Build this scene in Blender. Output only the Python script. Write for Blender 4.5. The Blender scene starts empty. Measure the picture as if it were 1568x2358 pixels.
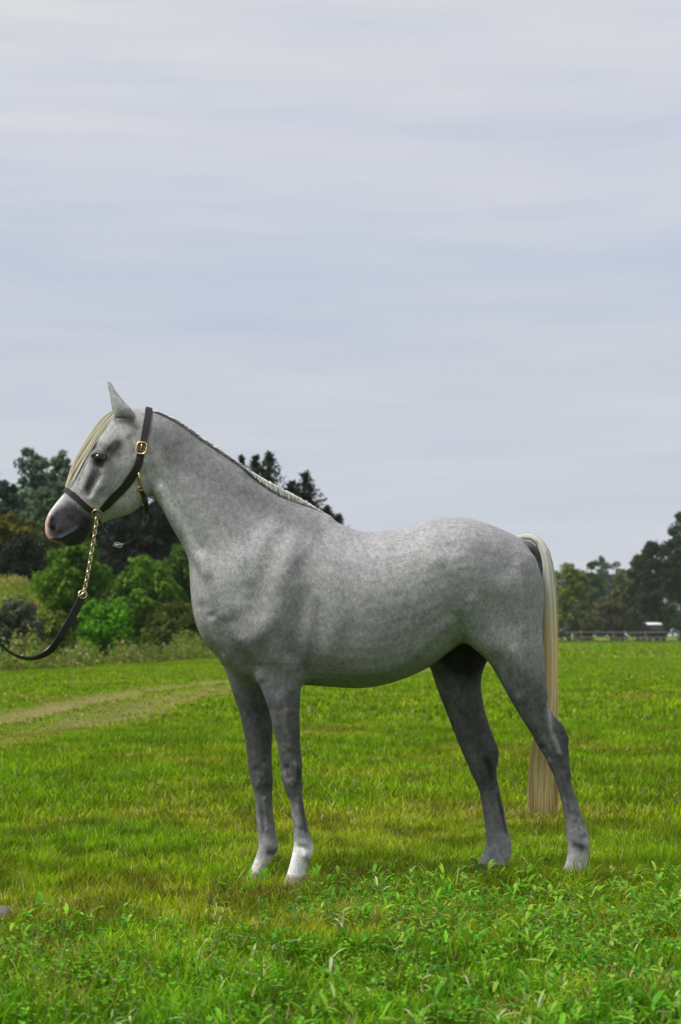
import bpy, bmesh, math, random
import numpy as np
from mathutils import Vector, Matrix
from mathutils.bvhtree import BVHTree
import openvdb as vdb

# ------------------------------------------------------------------ camera, sky, sun, exposure
S = bpy.context.scene
COL = S.collection
FP = 4670.0                      # focal length in units of a 1568 x 2358 picture
CAMH, CAMD = 0.86, 7.0
HOR = 1459.0
PITCH = math.atan((HOR - 1179.0) / FP)
cam_d = bpy.data.cameras.new('camera')
cam = bpy.data.objects.new('camera', cam_d); COL.objects.link(cam)
cam.location = (0, -CAMD, CAMH); cam.rotation_euler = (math.pi / 2 + PITCH, 0, 0)
cam_d.sensor_fit = 'VERTICAL'; cam_d.sensor_height = 36.0
cam_d.lens = FP / 2358.0 * 36.0
cam_d.clip_start = 0.1; cam_d.clip_end = 6000
cam_d.dof.use_dof = True; cam_d.dof.focus_distance = 6.9; cam_d.dof.aperture_fstop = 7.1
S.camera = cam
S.view_settings.view_transform = 'Standard'; S.view_settings.look = 'None'
S.view_settings.gamma = 1.0; S.view_settings.use_curve_mapping = False
S.view_settings.exposure = 1.4
S.render.engine = 'CYCLES'
S.cycles.use_denoising = True
S.cycles.max_bounces = 6; S.cycles.transparent_max_bounces = 8
S.cycles.volume_bounces = 1

SUNDIR = Vector((-0.60, -0.32, 1.0)).normalized()
sun_d = bpy.data.lights.new('sun', 'SUN'); sun_d.energy = 1.5; sun_d.angle = math.radians(20)
sun_d.color = (1.0, 0.965, 0.92)
sun = bpy.data.objects.new('sun', sun_d); COL.objects.link(sun)
sun.rotation_euler = (-SUNDIR).to_track_quat('-Z', 'Y').to_euler(); sun.location = (-5, -4, 12)

W = bpy.data.worlds.new('World'); S.world = W; W.use_nodes = True
nt = W.node_tree; nt.nodes.clear()
def N(t, typ, **kw):
    n = t.nodes.new(typ)
    for k, v in kw.items(): setattr(n, k, v)
    return n
wo = N(nt, 'ShaderNodeOutputWorld'); wb = N(nt, 'ShaderNodeBackground')
nis = N(nt, 'ShaderNodeTexSky', sky_type='NISHITA', sun_disc=False)
nis.sun_elevation = math.asin(SUNDIR.z); nis.sun_rotation = math.atan2(SUNDIR.x, SUNDIR.y)
nis.air_density = 1.0; nis.dust_density = 2.0
nsc = N(nt, 'ShaderNodeMix', data_type='RGBA', blend_type='MULTIPLY'); nsc.inputs[0].default_value = 1.0
nsc.inputs[7].default_value = (0.05, 0.05, 0.05, 1)
tc = N(nt, 'ShaderNodeTexCoord')
mp = N(nt, 'ShaderNodeMapping'); mp.inputs['Rotation'].default_value = (0, math.radians(6), 0); mp.inputs['Scale'].default_value = (2.2, 2.2, 15.0)
n1 = N(nt, 'ShaderNodeTexNoise'); n1.inputs['Scale'].default_value = 1.6; n1.inputs['Detail'].default_value = 5; n1.inputs['Roughness'].default_value = 0.5
n1.inputs['Distortion'].default_value = 0.35
mp2 = N(nt, 'ShaderNodeMapping'); mp2.inputs['Rotation'].default_value = (0, math.radians(8), 0); mp2.inputs['Scale'].default_value = (4.0, 4.0, 42.0); mp2.inputs['Location'].default_value = (3.1, 0.7, 0.4)
n2 = N(nt, 'ShaderNodeTexNoise'); n2.inputs['Scale'].default_value = 1.8; n2.inputs['Detail'].default_value = 6; n2.inputs['Roughness'].default_value = 0.55
sx = N(nt, 'ShaderNodeSeparateXYZ')
vr = N(nt, 'ShaderNodeValToRGB')                   # veil brightness by height above the horizon: a blue-grey gap, paler cloud above
el = vr.color_ramp.elements
def sr(r, g, b):
    f = lambda c: (c / 255 / 12.92) if c / 255 <= 0.04045 else ((c / 255 + 0.055) / 1.055) ** 2.4
    return (f(r), f(g), f(b), 1)
stops = [(0.0, sr(207, 210, 218)), (0.055, sr(204, 207, 216)), (0.11, sr(203, 206, 214)), (0.155, sr(198, 203, 215)), (0.19, sr(198, 204, 216)),
         (0.225, sr(207, 209, 218)), (0.30, sr(217, 217, 220)), (1.0, sr(215, 215, 219))]
while len(el) < len(stops): el.new(0.5)
for e, (p, c) in zip(el, stops): e.position = p; e.color = c
addn = N(nt, 'ShaderNodeMath', operation='MULTIPLY_ADD'); addn.inputs[1].default_value = 0.17; 
sub = N(nt, 'ShaderNodeMath', operation='SUBTRACT'); sub.inputs[1].default_value = 0.085
hue = N(nt, 'ShaderNodeMix', data_type='RGBA', blend_type='MULTIPLY')
fac = N(nt, 'ShaderNodeMapRange'); fac.inputs[1].default_value = 0.35; fac.inputs[2].default_value = 0.7; fac.inputs[3].default_value = 0.0; fac.inputs[4].default_value = 1.0
hue.inputs[7].default_value = (0.885, 0.925, 0.985, 1)
L = nt.links.new
L(tc.outputs['Generated'], mp.inputs[0]); L(mp.outputs[0], n1.inputs['Vector'])
L(tc.outputs['Generated'], mp2.inputs[0]); L(mp2.outputs[0], n2.inputs['Vector'])
L(tc.outputs['Generated'], sx.inputs[0])
L(n1.outputs['Fac'], addn.inputs[0]); L(sx.outputs['Z'], addn.inputs[2]); L(addn.outputs[0], sub.inputs[0]); L(sub.outputs[0], vr.inputs[0])
L(n2.outputs['Fac'], fac.inputs[0]); L(fac.outputs[0], hue.inputs[0]); L(vr.outputs[0], hue.inputs[6])
cm = N(nt, 'ShaderNodeMix', data_type='RGBA'); cm.inputs[0].default_value = 0.95
gain = N(nt, 'ShaderNodeMix', data_type='RGBA', blend_type='MULTIPLY'); gain.inputs[0].default_value = 1.0
gain.inputs[7].default_value = (0.400, 0.400, 0.400, 1)
L(hue.outputs[2], gain.inputs[6])
L(nis.outputs[0], nsc.inputs[6]); L(nsc.outputs[2], cm.inputs[6]); L(gain.outputs[2], cm.inputs[7])
L(cm.outputs[2], wb.inputs[0]); wb.inputs[1].default_value = 1.0
L(wb.outputs[0], wo.inputs[0])

# ------------------------------------------------------------------ helpers
rng = np.random.default_rng(7); random.seed(7)
FWD = np.array([0, math.cos(PITCH), math.sin(PITCH)]); UPV = np.array([0, -math.sin(PITCH), math.cos(PITCH)]); CAMP = np.array([0, -CAMD, CAMH])
def PW(px, py, y):
    """place in the world of a measured position at depth y"""
    d = FWD + np.array([1, 0, 0]) * (px - 784) / FP + UPV * (1179 - py) / FP
    return CAMP + d * ((y + CAMD) / d[1])
def proj(P):
    d = P - CAMP; w = d @ FWD
    return 784 + FP * d[:, 0] / w, 1179 - FP * (d @ UPV) / w
def tag(o, label=None, cat=None, group=None, kind=None):
    if label: o['label'] = label
    if cat: o['category'] = cat
    if group: o['group'] = group
    if kind: o['kind'] = kind
    return o
def link(name, me, mat=None, parent=None, smooth=True):
    o = bpy.data.objects.new(name, me); COL.objects.link(o)
    if mat: me.materials.append(mat)
    if parent: o.parent = parent
    if smooth and len(me.polygons): me.polygons.foreach_set('use_smooth', np.ones(len(me.polygons), bool))
    return o
def empty(name, loc, label=None, cat=None, group=None):
    o = bpy.data.objects.new(name, None); COL.objects.link(o); o.location = loc; o.empty_display_size = 0.1
    return tag(o, label, cat, group)
def fastmesh(name, V, F, col=None, extra=None):
    V = np.ascontiguousarray(V, np.float32); F = np.ascontiguousarray(F, np.int32); k = F.shape[1]
    me = bpy.data.meshes.new(name)
    me.vertices.add(len(V)); me.vertices.foreach_set('co', V.ravel())
    me.loops.add(F.size); me.loops.foreach_set('vertex_index', F.ravel())
    me.polygons.add(len(F)); me.polygons.foreach_set('loop_start', np.arange(0, F.size, k, dtype=np.int32))
    me.update(calc_edges=True)
    if col is not None:
        a = me.attributes.new('tint', 'FLOAT_COLOR', 'POINT')
        c = np.ones((len(V), 4), np.float32); c[:, :3] = col; a.data.foreach_set('color', c.ravel())
    if extra:
        for nm, arr in extra.items():
            a = me.attributes.new(nm, 'FLOAT', 'POINT'); a.data.foreach_set('value', np.ascontiguousarray(arr, np.float32))
    return me
def pymesh(name, V, F):
    me = bpy.data.meshes.new(name); me.from_pydata([tuple(v) for v in V], [], F); me.update(); return me
def local(me_o, root):
    """child meshes are written in world coordinates; bring them under the root"""
    me_o.matrix_parent_inverse = Matrix.Translation(-root.location) if root.parent is None else me_o.matrix_parent_inverse
    return me_o
def hsh(ix, iy, s):
    h = (ix.astype(np.int64) * 374761393 + iy.astype(np.int64) * 668265263 + s * 974634211) & 0x7fffffff
    h = ((h ^ (h >> 13)) * 1274126177) & 0x7fffffff
    return ((h ^ (h >> 16)) & 0xffff) / 65535.0
def vnoise(x, y, s=0):
    ix = np.floor(x); iy = np.floor(y); fx = x - ix; fy = y - iy
    fx = fx * fx * (3 - 2 * fx); fy = fy * fy * (3 - 2 * fy); ix = ix.astype(np.int64); iy = iy.astype(np.int64)
    a = hsh(ix, iy, s); b = hsh(ix + 1, iy, s); c = hsh(ix, iy + 1, s); d = hsh(ix + 1, iy + 1, s)
    return (a * (1 - fx) + b * fx) * (1 - fy) + (c * (1 - fx) + d * fx) * fy
def fbm(x, y, s=0, o=3):
    t = 0; a = 0.5; n = 0
    for i in range(o):
        t = t + a * vnoise(x * 2 ** i, y * 2 ** i, s + i * 17); n += a; a *= 0.55
    return t / n
def sstep(a, b, x):
    t = np.clip((x - a) / (b - a), 0, 1); return t * t * (3 - 2 * t)
def crom(P, n):
    """Catmull-Rom resampling of rows of P, n steps per span"""
    P = np.asarray(P, float); Q = np.vstack([2 * P[0] - P[1], P, 2 * P[-1] - P[-2]]); out = []
    for i in range(1, len(Q) - 2):
        p0, p1, p2, p3 = Q[i - 1], Q[i], Q[i + 1], Q[i + 2]
        for t in np.linspace(0, 1, n, endpoint=False):
            out.append(0.5 * (2 * p1 + (p2 - p0) * t + (2 * p0 - 5 * p1 + 4 * p2 - p3) * t * t + (3 * p1 - p0 - 3 * p2 + p3) * t ** 3))
    out.append(P[-1]); return np.array(out)
def tube(pts, rad, n=8, cap=True):
    pts = np.asarray(pts, float); V = []; F = []
    m = len(pts); ref = np.array([0.31, 0.17, 0.93])
    for i in range(m):
        t = pts[min(i + 1, m - 1)] - pts[max(i - 1, 0)]; t /= np.linalg.norm(t) + 1e-9
        u = np.cross(t, ref); u /= np.linalg.norm(u) + 1e-9; v = np.cross(t, u)
        for k in range(n):
            a = 2 * math.pi * k / n; V.append(pts[i] + rad[i] * (math.cos(a) * u + math.sin(a) * v))
    for i in range(m - 1):
        for k in range(n):
            F.append((i * n + k, i * n + (k + 1) % n, (i + 1) * n + (k + 1) % n, (i + 1) * n + k))
    if cap: F.append(tuple(range(n - 1, -1, -1))); F.append(tuple(range((m - 1) * n, m * n)))
    return V, F
class MB:
    def __init__(s): s.V = []; s.F = []
    def add(s, V, F):
        b = len(s.V); s.V += [tuple(v) for v in V]; s.F += [tuple(i + b for i in f) for f in F]
    def box(s, c, size, rz=0):
        cx, cy, cz = c; a, b, d = [q / 2 for q in size]; ca, sa = math.cos(rz), math.sin(rz)
        V = [(cx + x * ca - y * sa, cy + x * sa + y * ca, cz + z) for z in (-d, d) for x, y in ((-a, -b), (a, -b), (a, b), (-a, b))]
        s.add(V, [(3, 2, 1, 0), (4, 5, 6, 7), (0, 1, 5, 4), (1, 2, 6, 5), (2, 3, 7, 6), (3, 0, 4, 7)])
    def build(s, name, mat, parent=None, smooth=False): return link(name, pymesh(name, s.V, s.F), mat, parent, smooth)

# ------------------------------------------------------------------ materials
def mat(name):
    m = bpy.data.materials.new(name); m.use_nodes = True; t = m.node_tree
    return m, t, t.nodes['Principled BSDF'], t.nodes['Material Output']
def plain(name, col, rough=0.6, metal=0.0, noise=0.0, scale=30, bump=0.0, spec=0.5):
    m, t, b, o = mat(name)
    b.inputs['Roughness'].default_value = rough; b.inputs['Metallic'].default_value = metal; b.inputs['Specular IOR Level'].default_value = spec
    c = N(t, 'ShaderNodeTexCoord'); n = N(t, 'ShaderNodeTexNoise'); n.inputs['Scale'].default_value = scale; n.inputs['Detail'].default_value = 5
    t.links.new(c.outputs['Object'], n.inputs['Vector'])
    r = N(t, 'ShaderNodeMapRange'); r.inputs[1].default_value = 0.25; r.inputs[2].default_value = 0.75; r.inputs[3].default_value = 1 - noise; r.inputs[4].default_value = 1 + noise
    x = N(t, 'ShaderNodeMix', data_type='RGBA', blend_type='MULTIPLY'); x.inputs[0].default_value = 1; x.inputs[6].default_value = (*col, 1)
    t.links.new(n.outputs['Fac'], r.inputs[0]); t.links.new(r.outputs[0], x.inputs[7]); t.links.new(x.outputs[2], b.inputs['Base Color'])
    if bump:
        bp = N(t, 'ShaderNodeBump'); bp.inputs['Strength'].default_value = bump; bp.inputs['Distance'].default_value = 0.003
        t.links.new(n.outputs['Fac'], bp.inputs['Height']); t.links.new(bp.outputs[0], b.inputs['Normal'])
    return m
def leafmat(name, transl=0.35, rough=0.55, spec=0.3):
    m, t, b, o = mat(name)
    a = N(t, 'ShaderNodeAttribute', attribute_name='tint')
    b.inputs['Roughness'].default_value = rough; b.inputs['Specular IOR Level'].default_value = spec
    tr = N(t, 'ShaderNodeBsdfTranslucent'); mx = N(t, 'ShaderNodeMixShader'); mx.inputs[0].default_value = transl
    t.links.new(a.outputs['Color'], b.inputs['Base Color']); t.links.new(a.outputs['Color'], tr.inputs['Color'])
    t.links.new(b.outputs[0], mx.inputs[1]); t.links.new(tr.outputs[0], mx.inputs[2]); t.links.new(mx.outputs[0], o.inputs['Surface'])
    return m
M_leaf = leafmat('leaf', 0.35, 0.6, 0.15); M_grass = leafmat('grass_blade', 0.38, 0.6, 0.10); M_weed = leafmat('weed_leaf', 0.35, 0.5, 0.2)
M_needle = leafmat('needle', 0.12, 0.7, 0.2)
M_bark = plain('bark', (0.055, 0.045, 0.035), 0.9, noise=0.4, scale=12, bump=0.6)
M_leather = plain('dark_leather', (0.016, 0.012, 0.011), 0.38, noise=0.35, scale=60, bump=0.25)
M_lead = plain('black_leather', (0.012, 0.012, 0.013), 0.36, noise=0.3, scale=50, bump=0.3)
M_brass = plain('brass', (0.62, 0.43, 0.16), 0.28, 1.0, noise=0.25, scale=80)
M_steel = plain('steel', (0.55, 0.54, 0.5), 0.3, 1.0, noise=0.2, scale=80)
M_chain = plain('chain_metal', (0.62, 0.52, 0.32), 0.3, 1.0, noise=0.25, scale=90)
M_rail = plain('weathered_wood', (0.14, 0.135, 0.13), 0.85, noise=0.3, scale=6)
M_postwood = plain('post_wood', (0.17, 0.14, 0.12), 0.9, noise=0.3, scale=6)
M_white = plain('white_paint', (0.80, 0.80, 0.80), 0.3, noise=0.03, scale=3)
M_glass = plain('dark_glass', (0.012, 0.013, 0.015), 0.08, noise=0.0)
M_tyre = plain('tyre', (0.015, 0.015, 0.015), 0.8, noise=0.2)
M_blackcoat = plain('black_coat', (0.012, 0.011, 0.011), 0.6, noise=0.3, scale=8)
M_hoof = plain('hoof_horn', (0.30, 0.26, 0.21), 0.5, noise=0.3, scale=40, bump=0.2)
M_hoofd = plain('dark_hoof_horn', (0.10, 0.085, 0.075), 0.5, noise=0.3, scale=40, bump=0.2)
M_stone = plain('stone', (0.13, 0.125, 0.11), 0.85, noise=0.3, scale=30, bump=0.8)

# ------------------------------------------------------------------ ground
TRACK = np.array([(-4.3, 3), (-3.9, 8), (-3.45, 14), (-3.3, 17), (-3.12, 21.5), (-2.88, 25.4), (-2.2, 29.3), (-0.6, 35), (3.0, 46)], float)   # first rut, x against y
def track_d(x, y):
    """signed sideways distance to the first rut of the track"""
    return x - np.interp(y, TRACK[:, 1], TRACK[:, 0])
def gz(x, y):
    x = np.asarray(x, float); y = np.asarray(y, float)
    z = 0.035 * (fbm(x * 0.35 + 40, y * 0.35 + 9, 5) - 0.5) * sstep(1.0, 6.0, np.hypot(x, y * 0.8)) * 2
    bank = 2.55 * sstep(-7.9, -10.9, x + (y - 59) * 0.08) * sstep(53, 60, y) * (1 - 0.4 * sstep(90, 130, y))
    z = z + bank * (0.92 + 0.16 * fbm(x * 0.6, y * 0.6, 3))
    d = np.abs(track_d(x, y)); d2 = np.abs(track_d(x, y) - 0.98)
    z = z - (0.035 * np.exp(-(d / 0.25) ** 2) + 0.025 * np.exp(-(d2 / 0.25) ** 2)) * sstep(60, 40, y) * sstep(2, 6, y)
    return z
def dryness(x, y):
    """0 lush .. 1 dry and brown"""
    n = fbm(x * 0.55 + 3, y * 0.38 + 11, 21) * 0.55 + fbm(x * 2.3, y * 1.5, 33) * 0.45
    base = 0.55 * sstep(0.46, 0.84, n)
    lush = np.clip(sstep(-0.7, -2.6, y + 1.1 * (fbm(x * 1.1, y * 1.1, 8) - 0.5)) * (0.35 + 1.1 * fbm(x * 2.2 + 5, y * 1.8, 9)), 0, 1)            # rank growth nearest the camera
    br = 0.42 * np.exp(-(((x + 0.95) / 0.75) ** 2 + ((y + 0.72) / 0.28) ** 2)) + 0.5 * np.exp(-(((x - 0.15) / 0.35) ** 2 + ((y + 1.0) / 0.3) ** 2)) \
        + 0.55 * np.exp(-(((x + 1.0) / 0.5) ** 2 + ((y + 1.65) / 0.2) ** 2)) + 0.4 * np.exp(-(((x - 1.2) / 0.3) ** 2 + ((y + 2.4) / 0.35) ** 2))
    return np.clip(base * (1 - 0.55 * lush) + 0.55 * sstep(0.56, 0.74, fbm(x * 3.1, y * 2.4, 61)) * sstep(1.5, -1.5, y) + br * (0.5 + fbm(x * 5, y * 4, 14)), 0, 1), lush
def soil_of(x, y):
    d = np.abs(track_d(x, y)) + 0.25 * (fbm(x * 3, y * 1.2, 50) - 0.5); d2 = np.abs(track_d(x, y) - 1.05) + 0.35 * (fbm(x * 3 + 9, y * 1.2, 51) - 0.5)
    w = sstep(72, 44, y) * sstep(2, 5, y)
    return np.clip(0.85 * sstep(0.55, 0.06, d) * (0.5 + 0.8 * fbm(x * 4, y * 1.5, 52)) + 0.55 * sstep(0.75, 0.10, d2) * (0.4 + 1.1 * fbm(x * 3, y * 1.1, 53)), 0, 1) * w

def grid_axis(parts):
    a = []
    for lo, hi, n in parts: a += list(np.linspace(lo, hi, n, endpoint=False))
    a.append(parts[-1][1]); return np.array(a)
gx = grid_axis([(-640, -200, 8), (-200, -30, 20), (-30, -6, 60), (-6, 6, 100), (6, 30, 30), (30, 200, 20), (200, 640, 8)])
gy = grid_axis([(-60, -8, 10), (-8, 6, 90), (6, 30, 110), (30, 90, 110), (90, 260, 30), (260, 800, 12)])
X, Y = np.meshgrid(gx, gy, indexing='ij'); Z = gz(X, Y)
ii, jj = np.meshgrid(np.arange(len(gx) - 1), np.arange(len(gy) - 1), indexing='ij'); n = len(gy)
Fq = np.stack([ii * n + jj, (ii + 1) * n + jj, (ii + 1) * n + jj + 1, ii * n + jj + 1], -1).reshape(-1, 4)
soil = soil_of(X, Y); dry, lush = dryness(X, Y)
me = fastmesh('meadow', np.stack([X, Y, Z], -1).reshape(-1, 3), Fq, None, {'soil': soil.ravel(), 'dry': dry.ravel()})
m, t, b, o = mat('meadow')
at = N(t, 'ShaderNodeAttribute', attribute_name='soil'); ad = N(t, 'ShaderNodeAttribute', attribute_name='dry')
geo = N(t, 'ShaderNodeNewGeometry'); sepd = N(t, 'ShaderNodeVectorMath', operation='LENGTH'); t.links.new(geo.outputs['Position'], sepd.inputs[0])
def noise_at(sc, det=6, rough=0.6, xyz=(1, 1, 1)):
    q = N(t, 'ShaderNodeMapping'); q.inputs['Scale'].default_value = xyz; t.links.new(geo.outputs['Position'], q.inputs[0])
    k = N(t, 'ShaderNodeTexNoise'); k.inputs['Scale'].default_value = sc; k.inputs['Detail'].default_value = det; k.inputs['Roughness'].default_value = rough
    t.links.new(q.outputs[0], k.inputs['Vector']); return k
def ramp(src, stops):
    r = N(t, 'ShaderNodeValToRGB'); e = r.color_ramp.elements
    while len(e) < len(stops): e.new(0.5)
    for q, (p, c) in zip(e, stops): q.position = p; q.color = (*c, 1)
    t.links.new(src, r.inputs[0]); return r
nbig = noise_at(0.22, 4, 0.6, (1, 0.35, 1)); nmid = noise_at(2.2, 6, 0.65, (1, 0.5, 1)); nfine = noise_at(40, 4, 0.7)
far_green = ramp(nbig.outputs['Fac'], [(0.30, (0.085, 0.165, 0.010)), (0.5, (0.135, 0.205, 0.014)), (0.68, (0.20, 0.215, 0.030))])
mid_green = ramp(nmid.outputs['Fac'], [(0.32, (0.07, 0.145, 0.008)), (0.52, (0.13, 0.20, 0.012)), (0.70, (0.205, 0.215, 0.035))])
mixa = N(t, 'ShaderNodeMix', data_type='RGBA'); mixa.inputs[0].default_value = 0.5
t.links.new(far_green.outputs[0], mixa.inputs[6]); t.links.new(mid_green.outputs[0], mixa.inputs[7])
under = ramp(nfine.outputs['Fac'], [(0.3, (0.038, 0.080, 0.005)), (0.55, (0.080, 0.145, 0.007)), (0.75, (0.13, 0.150, 0.022))])
near = N(t, 'ShaderNodeMapRange'); near.inputs[1].default_value = 9; near.inputs[2].default_value = 34; t.links.new(sepd.outputs['Value'], near.inputs[0])
mixn = N(t, 'ShaderNodeMix', data_type='RGBA'); t.links.new(near.outputs[0], mixn.inputs[0]); t.links.new(under.outputs[0], mixn.inputs[6]); t.links.new(mixa.outputs[2], mixn.inputs[7])
dirt = ramp(nfine.outputs['Fac'], [(0.3, (0.17, 0.145, 0.045)), (0.6, (0.27, 0.225, 0.085)), (0.8, (0.34, 0.285, 0.12))])
mixd = N(t, 'ShaderNodeMix', data_type='RGBA'); t.links.new(at.outputs['Fac'], mixd.inputs[0]); t.links.new(mixn.outputs[2], mixd.inputs[6]); t.links.new(dirt.outputs[0], mixd.inputs[7])
t.links.new(mixd.outputs[2], b.inputs['Base Color']); b.inputs['Roughness'].default_value = 0.95; b.inputs['Specular IOR Level'].default_value = 0.1
bp = N(t, 'ShaderNodeBump'); bp.inputs['Strength'].default_value = 0.7; bp.inputs['Distance'].default_value = 0.03
t.links.new(nfine.outputs['Fac'], bp.inputs['Height']); t.links.new(bp.outputs[0], b.inputs['Normal'])
tag(link('meadow', me, m), 'green meadow with dry patches and a worn track', None, None, 'structure')

# ------------------------------------------------------------------ grass
G_LUSH = np.array([0.102, 0.330, 0.006]); G_MID = np.array([0.190, 0.330, 0.006]); G_YEL = np.array([0.290, 0.335, 0.012]); G_DRY = np.array([0.36, 0.27, 0.075])
def grass(name, D0, D1, dens, hmul, wmul, seed, label, beside=None):
    r = np.random.default_rng(seed)
    hw = lambda D: 0.168 * D * 1.16 + 0.35
    area = (hw(D0) + hw(D1)) * (D1 - D0); n = int(area * dens)
    D = np.sqrt(r.random(n) * (D1 ** 2 - D0 ** 2) + D0 ** 2); x = (r.random(n) * 2 - 1) * hw(D); y = D - CAMD
    if beside:                                             # the strips of meadow left and right of the view
        n = int(dens * 2 * (D1 - D0) * beside); D = D0 + (D1 - D0) * r.random(n); y = D - CAMD; x = (0.168 * np.maximum(D, 3.9) * 1.16 + 0.30 + beside * r.random(n) ** 1.15) * np.where(r.random(n) < .5, -1, 1)
    clump = fbm(x * 7, y * 7, 71)
    s = soil_of(x, y)
    keep = (r.random(n) < (1 - 0.93 * s) * (0.55 + 0.7 * clump))
    x = x[keep]; y = y[keep]; D = D[keep]; clump = clump[keep]; s = s[keep]; n = len(x)
    dry, lush = dryness(x, y); dry = np.clip(dry + s * 0.7, 0, 1)
    z = gz(x, y)
    hgt = (0.026 + 0.040 * r.random(n) ** 1.5 + 0.060 * (clump - 0.4) + 0.040 * lush * r.random(n)) * hmul * (1 - 0.35 * dry)
    near_h = np.exp(-(((x - 0.75) / 0.65) ** 2 + ((y + 0.12) / 0.3) ** 2))            # longer tuft in front of the hind feet
    fore = np.exp(-(((x + 0.2) / 0.35) ** 2 + ((y + 0.36) / 0.14) ** 2))
    td = np.minimum(np.abs(track_d(x, y)), np.abs(track_d(x, y) - 0.98)); hgt = hgt * (1 - 0.55 * sstep(0.9, 0.25, td))
    hgt = np.clip(hgt + 0.060 * near_h * (0.3 + 0.7 * r.random(n)) + 0.02 * fore, 0.012, 0.2)
    w = (0.0014 + 0.0016 * r.random(n) + 0.0012 * lush) * wmul
    az = r.random(n) * 2 * math.pi; lean = (0.15 + 0.75 * r.random(n)) * (1 + 0.3 * dry)
    la = r.random(n) * 2 * math.pi
    u = np.stack([np.cos(az), np.sin(az), 0 * az], -1); l = np.stack([np.cos(la), np.sin(la), 0 * la], -1)
    B = np.stack([x, y, z - 0.004], -1); up = np.array([0, 0, 1.0])
    Mid = B + up * (hgt * 0.55)[:, None] + l * (hgt * lean * 0.25)[:, None]
    Tip = B + up * (hgt * (1 - 0.25 * lean))[:, None] + l * (hgt * lean * 0.85)[:, None]
    V = np.stack([B - u * w[:, None], B + u * w[:, None], Mid - u * (w * 0.8)[:, None], Mid + u * (w * 0.8)[:, None], Tip], 1).reshape(-1, 3)
    k = np.arange(n)[:, None] * 5
    F = np.stack([k + np.array([0, 1, 3]), k + np.array([0, 3, 2]), k + np.array([2, 3, 4])], 1).reshape(-1, 3)
    t = np.clip(dry + 0.35 * (r.random(n) - 0.5), 0, 1)[:, None]
    c = np.where(t < 0.35, G_MID + (G_YEL - G_MID) * (t / 0.35), G_YEL + (G_DRY - G_YEL) * ((t - 0.35) / 0.65))
    gl = np.clip(lush * 0.7 + 0.9 * (fbm(x * 1.1 + 20, y * 0.8, 90) - 0.42), 0, 1)[:, None] * (1 - t)
    c = c * (1 - gl) + G_LUSH * gl
    straw = r.random(n) < 0.03 + 0.14 * dry
    c[straw] = np.array([0.42, 0.34, 0.16])
    pn = fbm(x * 8.0, y * 5.0, 131) if D1 < 12 else fbm(x * 4.5, y * 2.6, 131)
    c = c * (0.60 + 0.8 * r.random(n))[:, None] * ((0.60 + 0.75 * sstep(0.25, 0.75, pn)) if D1 < 12 else (0.72 + 0.46 * sstep(0.25, 0.75, pn)))[:, None]
    me = fastmesh(name, V, F, np.repeat(c, 5, 0))
    tag(link(name, me, M_grass, smooth=False), label, None, None, 'stuff')
grass('grass', 3.9, 9.2, 11500, 1.0, 1.0, 1, 'short meadow grass round the hooves of the grey horse')
grass('grass', 9.2, 19, 2600, 1.1, 1.9, 2, 'mown meadow grass behind the grey horse')
grass('grass', 19, 70, 300, 1.2, 5.0, 3, 'far meadow grass beside the worn track')
grass('grass', 70, 184, 7, 2.2, 22.0, 4, 'distant meadow grass reaching the far fence')

grass('grass', 2.6, 16, 1500, 1.1, 2.2, 5, 'meadow grass continuing to both sides of the horse', 3.6)

# ------------------------------------------------------------------ foreground weeds (ground cover)
def leaf_blades(base, direc, length, width, col, r, seg=3, curl=0.6, jag=0.0):
    """long bent leaves: base (n,3), direction (n,3), joined; returns V,F,C"""
    n = len(base); up = np.array([0, 0, 1.0])
    side = np.cross(direc, up); side /= np.linalg.norm(side, axis=1)[:, None] + 1e-9
    V = []; prof = np.sin(np.linspace(0.18, math.pi * 0.985, seg + 1)) ** 0.8
    for i in range(seg + 1):
        t = i / seg
        c = base + direc * (length * t)[:, None] - up * (curl * length * t * t)[:, None] * 0.6
        ww = width * prof[i] * (1 + jag * (r.random(n) - 0.5))
        dip = up * (ww * 0.25)[:, None]
        V += [c - side * ww[:, None] + dip, c - dip, c + side * ww[:, None] + dip]
    V = np.stack(V, 1).reshape(-1, 3); m = (seg + 1) * 3; k = np.arange(n)[:, None] * m; F = []
    for i in range(seg):
        for j in (0, 1): F.append(k + np.array([i * 3 + j, i * 3 + j + 1, i * 3 + j + 4, i * 3 + j + 3]))
    return V, np.stack(F, 1).reshape(-1, 4), np.repeat(col, m, 0)
r = np.random.default_rng(11)
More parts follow.
